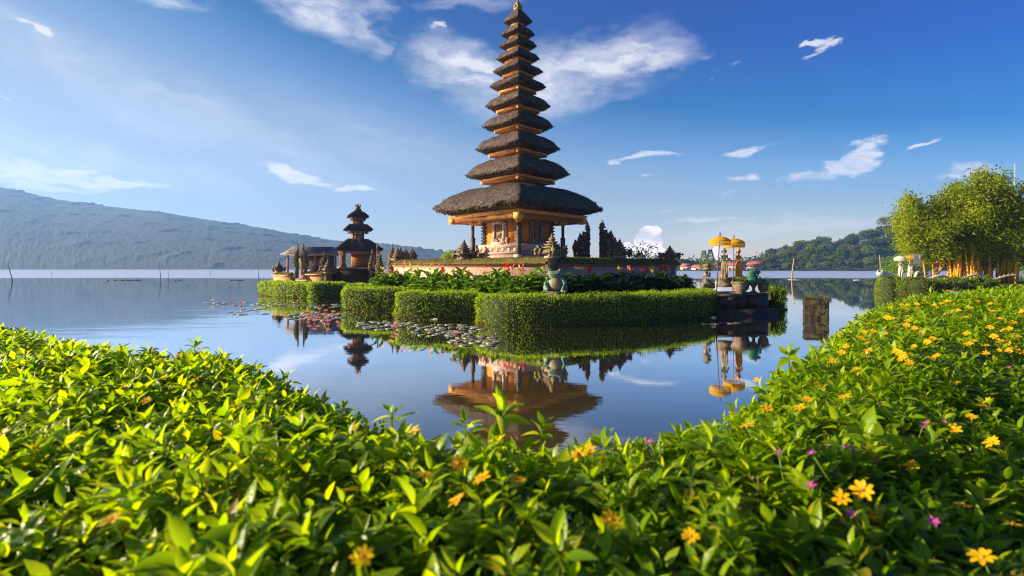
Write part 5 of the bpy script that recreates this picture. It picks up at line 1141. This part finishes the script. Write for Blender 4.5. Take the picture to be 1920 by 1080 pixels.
for i in range(2, len(cat) - 2, 2): mb.spike(tuple(cat[i] + Vector((0, 0, .08))), (.4, 0, 1), .10, .03)
mb.build('crest', PALE, sr)
tq = empty('turquoise_creature_statue', (0, 0, 0), 0, 'turquoise low creature sculpture lying on the hedge left of the pale statues', 'statue')
mb = MB(); cpts = [P(a, b_, 40) for a, b_ in ((1648, 517), (1655, 514), (1664, 516), (1672, 522), (1682, 524), (1695, 522), (1708, 524), (1718, 526))]; mb.tube(cpts, [.14, .24, .2, .18, .17, .16, .14, .1], 10); mb.ball(tuple(P(1651, 513, 39.9)), (.34, .24, .24), 12, 8)
for a in (1646, 1655): mb.ball(tuple(P(a, 508, 39.8)), .08, 8, 6)
remesh(mb.build('body', TQ, tq, smooth=True), .05, 1)
# person under the bamboo
SKIN = material('skin', (.30, .16, .09), (.36, .20, .12), .6, 5); REDS = material('red_shirt', (.42, .04, .025), (.5, .06, .03), .8, 6); GREYT = material('grey_green_trousers', (.16, .22, .19), (.26, .32, .28), .8, 6); HAIR = material('black_hair', (.01, .01, .01), (.02, .018, .015), .5, 6)
p = P(1757, 519, 42.5); pe = empty('person', (p.x, p.y, p.z), R(50), 'person in a red top and grey-green trousers standing beside the bamboo', 'person')
hh = (519 - 486) / F * 42.5; k_ = hh / 1.7
mb = MB(); mb.X = (np.eye(3) * k_, np.zeros(3))
mb.ball((0, 0, 1.57), (.085, .10, .12), 14, 10); mb.ball((0, -.10, 1.55), (.015, .02, .025), 8, 6); mb.tube([(0, 0, 1.36), (0, 0, 1.5)], .055, 10); mb.ball((0, 0, 1.22), (.17, .11, .22), 14, 10); mb.ball((0, 0, .95), (.16, .12, .14), 14, 10); mb.tube([(0, 0, .95), (0, 0, 1.25)], [.14, .15], 12)
for sd in (-1, 1):
    mb.tube([(sd * .16, 0, 1.36), (sd * .23, .02, 1.08), (sd * .22, -.06, .84)], [.06, .048, .035], 10); mb.tube([(sd * .09, 0, .92), (sd * .10, -.02, .48), (sd * .10, 0, .06)], [.09, .065, .045], 10); mb.tube([(sd * .10, .04, .04), (sd * .11, -.16, .03)], [.045, .035], 8)
    for f in range(4): mb.tube([(sd * .22 + (f - 1.5) * .016, -.07, .80), (sd * .22 + (f - 1.5) * .02, -.085, .71 + abs(f - 1.5) * .01)], [.012, .009], 6)
    mb.tube([(sd * .21, -.08, .82), (sd * .18, -.11, .76)], [.014, .01], 6)
remesh(mb.build('body', SKIN, pe, smooth=True), .014, 1)
mb = MB(); mb.X = (np.eye(3) * k_, np.zeros(3)); mb.ball((0, 0, 1.22), (.195, .135, .23), 16, 10); mb.tube([(0, 0, .88), (0, 0, 1.25)], [.185, .175], 14); [mb.tube([(sd * .15, 0, 1.36), (sd * .24, .02, 1.10)], [.08, .07], 10) for sd in (-1, 1)]
remesh(mb.build('shirt', REDS, pe, smooth=True), .016, 1)
mb = MB(); mb.X = (np.eye(3) * k_, np.zeros(3)); mb.ball((0, 0, .90), (.175, .135, .13), 14, 10); [mb.tube([(sd * .09, 0, .90), (sd * .10, -.02, .48), (sd * .10, 0, .10)], [.105, .085, .07], 12) for sd in (-1, 1)]
remesh(mb.build('trousers', GREYT, pe, smooth=True), .016, 1)
mb = MB(); mb.X = (np.eye(3) * k_, np.zeros(3)); mb.ball((0, .02, 1.60), (.098, .11, .12), 14, 10); mb.build('hair', HAIR, pe, smooth=True)
# boats
def boat(px, py, L, rz, col, label, trim):
    g0 = G(px, py); e = empty('rowing_boat', (g0.x, g0.y, 0), rz, label, 'boat'); mb = MB(); n = 15; V = []
    for i in range(n):
        t = i / (n - 1) * 2 - 1; w = .42 * (1 - abs(t) ** 2.6) + .02; sh = .12 * t * t
        for yy, zz in ((-1, .34), (-.8, .12), (-.35, -.06), (.35, -.06), (.8, .12), (1, .34), (.9, .33), (.72, .12), (.3, .0), (-.3, .0), (-.72, .12), (-.9, .33)): V.append((t * L / 2, yy * w, zz + sh))
    k = 12; Fs = [(i * k + j, i * k + (j + 1) % k, (i + 1) * k + (j + 1) % k, (i + 1) * k + j) for i in range(n - 1) for j in range(k)]
    mb.add(V, Fs); mb.build('hull', col, e, smooth=False); mb = MB()
    for t in (-.5, 0, .5): mb.box((t * L / 2, 0, .24), (.2, .72, .03))
    mb.build('bench', trim, e)
    mb = MB()
    for s in (-1, 1): mb.tube([(-L / 2 + L * i / 14, s * (.42 * (1 - abs(i / 7 - 1) ** 2.6) + .03), .35 + .12 * (i / 7 - 1) ** 2) for i in range(15)], .025, 6)
    mb.build('gunwale', trim, e)
PB = material('sky_blue_paint', (.12, .42, .62), (.2, .52, .7), .4, 3); PR = material('red_paint', (.5, .05, .02), (.6, .09, .04), .4, 3); PG = material('sea_green_paint', (.03, .35, .3), None, .4)
boat(1812, 556, 3.2, R(8), PR, 'low red boat moored in front of the bamboo island hedge', PR); boat(1828, 559, 3.0, R(-8), PB, 'light blue boat lying beside the red one, nearest the yellow flowers', PG)
# radio mast
x, y = XY(1903, 150); s_ = 150 / F; zt = CH + (HZ - 308) * s_; mast = empty('radio_mast', (x, y, 0), 0, 'thin pale lattice mast rising above the bamboo at the right edge', 'mast'); mb = MB()
for a in range(3): an = a * 2.094; mb.tube([(math.cos(an) * .45, math.sin(an) * .45, 0), (math.cos(an) * .07, math.sin(an) * .07, zt)], [.04, .02], 5)
for k in range(60):
    z = zt * k / 60; r0 = .45 - .38 * k / 60; r1 = .45 - .38 * (k + 1) / 60
    for a in range(3): an = a * 2.094; bn_ = an + 2.094; mb.tube([(math.cos(an) * r0, math.sin(an) * r0, z), (math.cos(bn_) * r1, math.sin(bn_) * r1, z + zt / 60)], .02, 4)
mb.build('lattice', WHITEP, mast)
#@@FOREGROUND
# ------------------------------------------------------------------ foreground bank of flowering ground cover
outl = [(-260, 585, 6.2), (-60, 608, 5.0), (60, 618, 4.4), (200, 652, 3.45), (340, 668, 3.1), (480, 690, 2.85), (600, 730, 2.35), (690, 775, 1.98), (745, 822, 1.72), (830, 822, 1.68), (930, 820, 1.66), (1060, 822, 1.66), (1180, 816, 1.68), (1280, 800, 1.78), (1370, 765, 1.98), (1430, 715, 2.25), (1490, 670, 2.7), (1570, 625, 3.5), (1625, 580, 4.8), (1680, 562, 6.2), (1780, 548, 8.0), (1930, 536, 11.5), (2150, 530, 15)]
OX = np.array([(a - 960) / F * D for a, b_, D in outl]); OY = np.array([D for a, b_, D in outl]); OZ = np.array([CH - (b_ - HZ) * D / F for a, b_, D in outl])
def edge_dist(X, Y):
    X = np.asarray(X, float); Y = np.asarray(Y, float); best = np.full(X.shape, 1e9); zz = np.zeros(X.shape); side = np.zeros(X.shape)
    for i in range(len(OX) - 1):
        ax, ay, bx, by = OX[i], OY[i], OX[i + 1], OY[i + 1]; dx, dy = bx - ax, by - ay; l2 = dx * dx + dy * dy
        t = np.clip(((X - ax) * dx + (Y - ay) * dy) / l2, 0, 1); d = np.hypot(X - ax - t * dx, Y - ay - t * dy); cr = (dx * (Y - ay) - dy * (X - ax))
        m = d < best; best = np.where(m, d, best); zz = np.where(m, OZ[i] + (OZ[i + 1] - OZ[i]) * t, zz); side = np.where(m, np.sign(cr), side)
    return np.where(side > 0, -best, best), zz                 # positive = on the bank
def bank_z(X, Y):
    d, ze = edge_dist(X, Y)
    X = np.asarray(X, float); Y = np.asarray(Y, float)
    wgt = np.exp(-np.clip(d, 0, 9) / 1.6); z = ze * wgt + (1.47 + .10 * sm((X - 1.0) / 4)) * (1 - wgt)
    z = z + .045 * vnoise(X, Y, 2.6, 2) + .03 * vnoise(X, Y, 6.0, 3)
    z = z + .05 * np.exp(-((d - .5) / .45) ** 2) * (X < 0)
    fd = ((X - .25) * .66 - (Y - .95) * .75)                    # falls away towards the lower right corner
    z = z - np.clip(.42 * np.clip(fd - .02, 0, 9), 0, .62)
    return z - .9 * np.clip(-d, 0, 1) ** 1.2 - .12 * np.exp(-np.clip(d, 0, 5) / .10)
xs = np.concatenate([np.linspace(-9, -1, 50), np.linspace(-.9, 3, 60), np.linspace(3.2, 18, 60)]); ys = np.concatenate([np.linspace(-2.5, 3, 60), np.linspace(3.1, 17, 60)])
XX, YY = np.meshgrid(xs, ys); d, _ = edge_dist(XX.ravel(), YY.ravel()); ZZ = bank_z(XX.ravel(), YY.ravel()) - .16; ZZ = np.where(d < 0, np.minimum(ZZ, 1.2 + d * 4.5), ZZ); ZZ = np.maximum(ZZ, -1.6)
nx = len(xs); Fs = np.array([(j * nx + i, j * nx + i + 1, (j + 1) * nx + i + 1, (j + 1) * nx + i) for j in range(len(ys) - 1) for i in range(nx - 1)])
mb = MB(); mb.add(np.stack([XX.ravel(), YY.ravel(), ZZ], 1), Fs); tag(mb.build('bank_ground', material('leafy_litter', (.03, .05, .008), (.08, .12, .02), .95, 30, bump=.5), smooth=True), kind='structure')
# leafy shoots
def shoots(mb, X, Y, Z, size, tilt, npair, tpl, seed, m=0, nrm=None):
    rs = np.random.default_rng(seed); n = len(X); U = norm(np.stack([rs.normal(-.10, .28, n), rs.normal(0, .28, n), np.ones(n)], 1) + (nrm if nrm is not None else 0)); ph = rs.uniform(0, 6.28, n)
    A = norm(np.cross(U, np.tile([.3, 1, .1], (n, 1)))); B = np.cross(U, A); base = np.stack([X, Y, Z], 1)
    for k in range(npair):
        f = k / max(1, npair - 1)
        for s in (0, 1):
            a = ph + k * (math.pi / 2 + .12) + s * math.pi + rs.normal(0, .16, n); e = (.05 + .95 * f ** 1.2) + rs.normal(0, .20, n)
            hor = A * np.cos(a)[:, None] + B * np.sin(a)[:, None]; d = hor * np.cos(e)[:, None] + U * np.sin(e)[:, None]; nn_ = U * np.cos(e)[:, None] - hor * np.sin(e)[:, None]
            L = size * (1.08 - .36 * f) * rs.uniform(.8, 1.15, n); p = base + U * ((f * .55 - .35) * size)[:, None] + hor * .006
            leaves(mb, p, d, nn_ + rs.normal(0, .22, (n, 3)), L, L * rs.uniform(.36, .52, n), tpl, (1 if k >= npair - 1 else m))
    return U
def cover_leaf(name, stops):
    m_ = bpy.data.materials.new(name); m_.use_nodes = True; T = NT(m_.node_tree); T.n.clear()
    gi = T.add('ShaderNodeNewGeometry').outputs['Random Per Island']; tcn = T.add('ShaderNodeTexCoord').outputs['Object']
    col = T.ramp(gi, stops)
    col = T.mix(T.mapr(T.noise(tcn, 60, 3), .3, .7, 0, .35), col, (.13, .24, .005))
    b = T.add('ShaderNodeBsdfPrincipled'); T.link(col, b.inputs['Base Color']); b.inputs['Roughness'].default_value = .27; b.inputs['Specular IOR Level'].default_value = .34
    bp = T.add('ShaderNodeBump'); bp.inputs['Strength'].default_value = .5; bp.inputs['Distance'].default_value = .003; T.link(T.noise(tcn, 160, 3), bp.inputs['Height']); T.link(bp.outputs[0], b.inputs['Normal'])
    tr = T.add('ShaderNodeBsdfTranslucent'); T.link(T.mix(1, col, (2.3, 2.0, .4), 'MULTIPLY'), tr.inputs[0]); mx = T.add('ShaderNodeMixShader'); mx.inputs[0].default_value = .56
    T.link(b.outputs[0], mx.inputs[1]); T.link(tr.outputs[0], mx.inputs[2]); o = T.add('ShaderNodeOutputMaterial'); T.link(mx.outputs[0], o.inputs[0])
    return m_
FGL = [cover_leaf('ground_cover_leaves', [(0, (.075, .15, .004)), (.35, (.13, .25, .003)), (.75, (.22, .34, .004)), (.95, (.30, .40, .006)), (.975, (.36, .30, .02)), (1, (.16, .07, .02))]), cover_leaf('young_cover_leaves', [(0, (.18, .32, .004)), (.5, (.27, .41, .005)), (1, (.42, .50, .010))]), material('reddish_stems', (.10, .035, .015), (.22, .12, .03), .7, 20)]
def sample(n, x0, x1, y0, y1, cond, seed):
    rs = np.random.default_rng(seed); X = rs.uniform(x0, x1, n); Y = rs.uniform(y0, y1, n); d, _ = edge_dist(X, Y); m = (d > -.03) & (np.abs(X) < 1.10 * Y + 1.1) & cond(X, Y, d); return X[m], Y[m], d[m]
mb = MB()
# near zone
X, Y, d = sample(17500, -3.6, 4.6, .25, 3.2, lambda x, y, d: (np.hypot(x, y) < 3.4), 1); Z = bank_z(X, Y); rs = np.random.default_rng(3)
sz = rs.uniform(.042, .072, len(X)) * np.exp(rs.normal(0, .16, len(X))); hi = rs.uniform(-.09, .035, len(X)) + (rs.uniform(0, 1, len(X)) > .95) * .05
keep = ~((np.hypot(X, Y) < .55) & (Z + hi > 1.6)); X, Y, Z, sz, hi = X[keep], Y[keep], Z[keep], sz[keep], hi[keep]
shoots(mb, X, Y, Z + hi, sz, 0, 4, L4, 11)
ns_ = 2600; q_ = rs.integers(0, len(X), ns_); b0_ = np.stack([X[q_] + rs.normal(0, .03, ns_), Y[q_] + rs.normal(0, .03, ns_), Z[q_] - .10], 1); dS = rs.normal(0, .35, (ns_, 3)) + (0, 0, 1.); aS = norm(np.cross(dS, rs.normal(0, 1, (ns_, 3))))
for aa in (aS, norm(np.cross(dS, aS))): leaves(mb, b0_, dS, aa, rs.uniform(.07, .14, ns_), .0045, leaf_template(1, 0, 0, ([0, 1], [.5, .35])), 2)
# middle and far zones
X, Y, d = sample(30000, -9, 13, 1.2, 9, lambda x, y, d: (np.hypot(x, y) >= 3.3) & (np.hypot(x, y) < 8), 2); X, Y = X[::2], Y[::2]; Z = bank_z(X, Y); shoots(mb, X, Y, Z + rs.uniform(-.08, .035, len(X)), rs.uniform(.06, .09, len(X)), 0, 4, L2, 12)
X, Y, d = sample(16000, -9, 17, 4, 15, lambda x, y, d: (np.hypot(x, y) >= 7.9), 4); Z = bank_z(X, Y); shoots(mb, X, Y, Z + rs.uniform(-.06, .04, len(X)), rs.uniform(.08, .12, len(X)), 0, 3, L2, 13)
# the steep water side
seg = np.hypot(np.diff(OX), np.diff(OY)); cum = np.concatenate([[0], np.cumsum(seg)]); n = 9000; s = rs.uniform(0, cum[-1], n); X = np.interp(s, cum, OX); Y = np.interp(s, cum, OY); i = np.clip(np.searchsorted(cum, s) - 1, 0, len(seg) - 1)
ndx = -(np.diff(OY)[i]) / seg[i]; ndy = np.diff(OX)[i] / seg[i]; t = rs.uniform(0, 1, n); off = t * .30 + .02; X = X + ndx * off; Y = Y + ndy * off; Z = np.interp(s, cum, OZ) * (1 - t * .98) - .06
shoots(mb, X, Y, Z, rs.uniform(.06, .09, n), 0, 3, L2, 14, nrm=np.stack([ndx, ndy, np.zeros(n)], 1) * 1.2)
o = mb.build('ground_cover', FGL, smooth=True); tag(o, 'dense bright green flowering ground cover on the near bank', 'ground cover', kind='stuff')
# taller single shoots that break the outline
def shoot_thing(px, py, D, size, seed, label):
    p = P(px, py, D); mb = MB(); shoots(mb, np.array([0.]), np.array([0.]), np.array([0.]), np.array([size]), 0, 4, L4, seed)
    mb.tube([(0, 0, -.22), (0, 0, size * .2)], .003, 5); o = mb.build('leafy_shoot', FGL, smooth=True); o.location = p; return tag(o, label, 'shoot')
shoot_thing(940, 778, 1.55, .10, 3, 'tallest leafy shoot standing up against the tower reflection'); shoot_thing(872, 800, 1.6, .07, 4, 'leafy shoot just left of the tallest one')
shoot_thing(1015, 808, 1.6, .075, 6, 'leafy shoot just right of the tallest one'); shoot_thing(365, 652, 2.9, .09, 7, 'leafy shoot rising on the left bank edge against the water'); shoot_thing(1480, 668, 2.5, .09, 8, 'leafy shoot rising on the right bank edge against the water'); shoot_thing(735, 780, 1.75, .07, 9, 'leafy shoot in the notch between left bank and centre')
# blossoms
def flower_proto(mat, npet, r, seed):
    rs = np.random.default_rng(seed); e = empty('blossom'); mb = MB(); a = np.arange(npet) * 6.283 / npet + rs.normal(0, .06, npet); el_ = rs.uniform(.15, .5, npet)
    d = np.stack([np.cos(a) * np.cos(el_), np.sin(a) * np.cos(el_), np.sin(el_)], 1); leaves(mb, d * r * .12, d, np.tile([0, 0, 1.], (npet, 1)) - d * .2, rs.uniform(.85, 1.05, npet) * r, r * .46, leaf_template(5, .12, .18, ([0, .25, .6, .85, 1], [.12, .36, .52, .42, .16]))); mb.build('petals', mat, e, smooth=True)
    mb = MB(); mb.ball((0, 0, r * .12), (r * .2, r * .2, r * .14), 12, 8)
    for k in range(16): t = k * 2.4; q = r * .17 * math.sqrt(k / 16); mb.ball((q * math.cos(t), q * math.sin(t), r * .2), r * .045, 6, 4)
    mb.build('centre', material('flower_centre', (.45, .18, .01), (.65, .3, .02), .7, 60), e)
    mb = MB(); mb.tube([(0, 0, 0), (.004, 0, -.09), (0, 0, -.2)], .0022, 5); mb.build('stem', CANL, e); return e
YF = leafmat('golden_petals', [(.92, .52, .003), (.95, .64, .006)], .5, .5, .3, (1.2, 1.0, .5)); PF = leafmat('magenta_petals', [(.55, .05, .38), (.62, .12, .50)], .35, .5, .3, (1.2, .9, 1.1))
fp = [flower_proto(YF, 8, .030, 1), flower_proto(YF, 7, .028, 2), flower_proto(YF, 9, .027, 3)]; pp = [flower_proto(PF, 6, .013, 4)]
uf = [False] * 3; up_ = [False]
def on_bank(px, py, lift=.07):
    ts = np.linspace(.5, 16, 2400); X = (px - 960) / F * ts; Z = CH - (py - HZ) / F * ts; zb = bank_z(X, ts) + lift; h = np.where(Z < zb)[0]; i = h[0] if len(h) else -1; return X[i], ts[i], Z[i]
def put_flower(px, py, kind, label, grp, sc=1.0):
    x, y, z = on_bank(px, py); pr, us = (fp, uf) if kind == 'y' else (pp, up_); i = random.randrange(len(pr))
    if not us[i]: o = pr[i]; us[i] = True
    else: o = copy_tree(pr[i])
    o.location = (x, y, z); o.scale = (sc * random.uniform(.62, .82),) * 3; nv = Vector((random.uniform(-.8, .2), random.uniform(-.6, .15), random.uniform(.7, 1.1)))
    o.rotation_euler = nv.to_track_quat('Z', 'Y').to_euler(); o.name = 'yellow_blossom' if kind == 'y' else 'pink_blossom'
    tag(o, label, 'flower', grp); 
    if grp is None and 'group' in o: del o['group']
solo = [(680, 1045, 'largest yellow blossom, at the bottom of the picture left of centre', .8), (210, 975, 'orange-yellow blurred blossom near the lower left corner', 1.0), (1295, 1006, 'yellow blossom low in the picture right of centre', .9), (1842, 1046, 'yellow blossom in the lower right corner', 1.0),
        (1710, 874, 'open yellow blossom in the shaded leaves at middle right', 1.05), (1861, 830, 'open yellow blossom near the right edge above the shaded leaves', 1.1), (1617, 920, 'yellow blossom facing up, right of its close neighbour', 1.1), (1577, 935, 'yellow blossom facing away, left of its close neighbour', .9), (1117, 806, 'yellow blossom standing up against the water at centre', .85),
        (1537, 724, 'bright yellow blossom fully open on the middle of the right bank', 1.0), (1402, 799, 'yellow blossom near the water edge right of centre', 1.0)]
for px, py, lab, s in solo: put_flower(px, py, 'y', lab, None, s)
for px, py in ((275, 752), (440, 760), (500, 803), (365, 712), (230, 728), (335, 668), (5, 815), (665, 803)): put_flower(px, py, 'y', 'yellow blossom among the sunlit leaves of the left bank', 'yellow blossoms on the left bank')
for px, py in ((930, 828), (795, 893), (905, 897), (860, 870), (1085, 853), (857, 940), (1105, 845), (970, 900), (775, 812), (1145, 975)): put_flower(px, py, 'y', 'yellow blossom among the leaves of the centre bank', 'yellow blossoms on the centre bank')
rb_ = [(1803, 948), (1898, 984), (1821, 782), (1792, 719), (1607, 694), (1578, 661), (1561, 678), (1513, 750), (1500, 765), (1438, 767), (1418, 713), (1682, 660), (1749, 635), (1790, 581), (1881, 620), (1852, 752), (1840, 762), (1872, 658), (1864, 673), (1912, 660), (1790, 806), (1640, 644), (1665, 596), (1700, 610), (1713, 650), (1826, 640), (1585, 745), (1586, 650)]
rf = random.Random(4)
for k in range(75):
    t = rf.random() ** .8; px = 1600 + t * 318; lo = np.interp(px, [1600, 1640, 1700, 1920], [625, 582, 566, 548]); rb_.append((px, lo + rf.random() ** 1.3 * 115))
for px, py in rb_: put_flower(px, py, 'y', 'yellow blossom among the leaves of the right bank', 'yellow blossoms on the right bank')
for px, py in ((1218, 829), (1460, 849), (1522, 850), (1589, 840), (1730, 801), (1738, 793), (1751, 978), (1893, 689), (1597, 963), (1521, 911), (1600, 843), (1772, 790)): put_flower(px, py, 'p', 'tiny magenta blossom among the leaves of the right bank', 'magenta blossoms on the right bank', 1.1)
#@@HAZE
# ------------------------------------------------------------------ haze
HZM = bpy.data.materials.new('haze'); HZM.use_nodes = True; T = NT(HZM.node_tree); T.n.clear()
pv_ = T.add('ShaderNodeVolumePrincipled'); pv_.inputs['Color'].default_value = (.23, .48, 1, 1); pv_.inputs['Density'].default_value = .0004; pv_.inputs['Anisotropy'].default_value = .25
o = T.add('ShaderNodeOutputMaterial'); T.link(pv_.outputs[0], o.inputs['Volume'])
mb = MB(); mb.box((-475, 892, 138), (3900, 1990, 286)); hz_ = mb.build('haze', HZM); tag(hz_, 'pale morning haze over the lake', 'haze', kind='stuff')
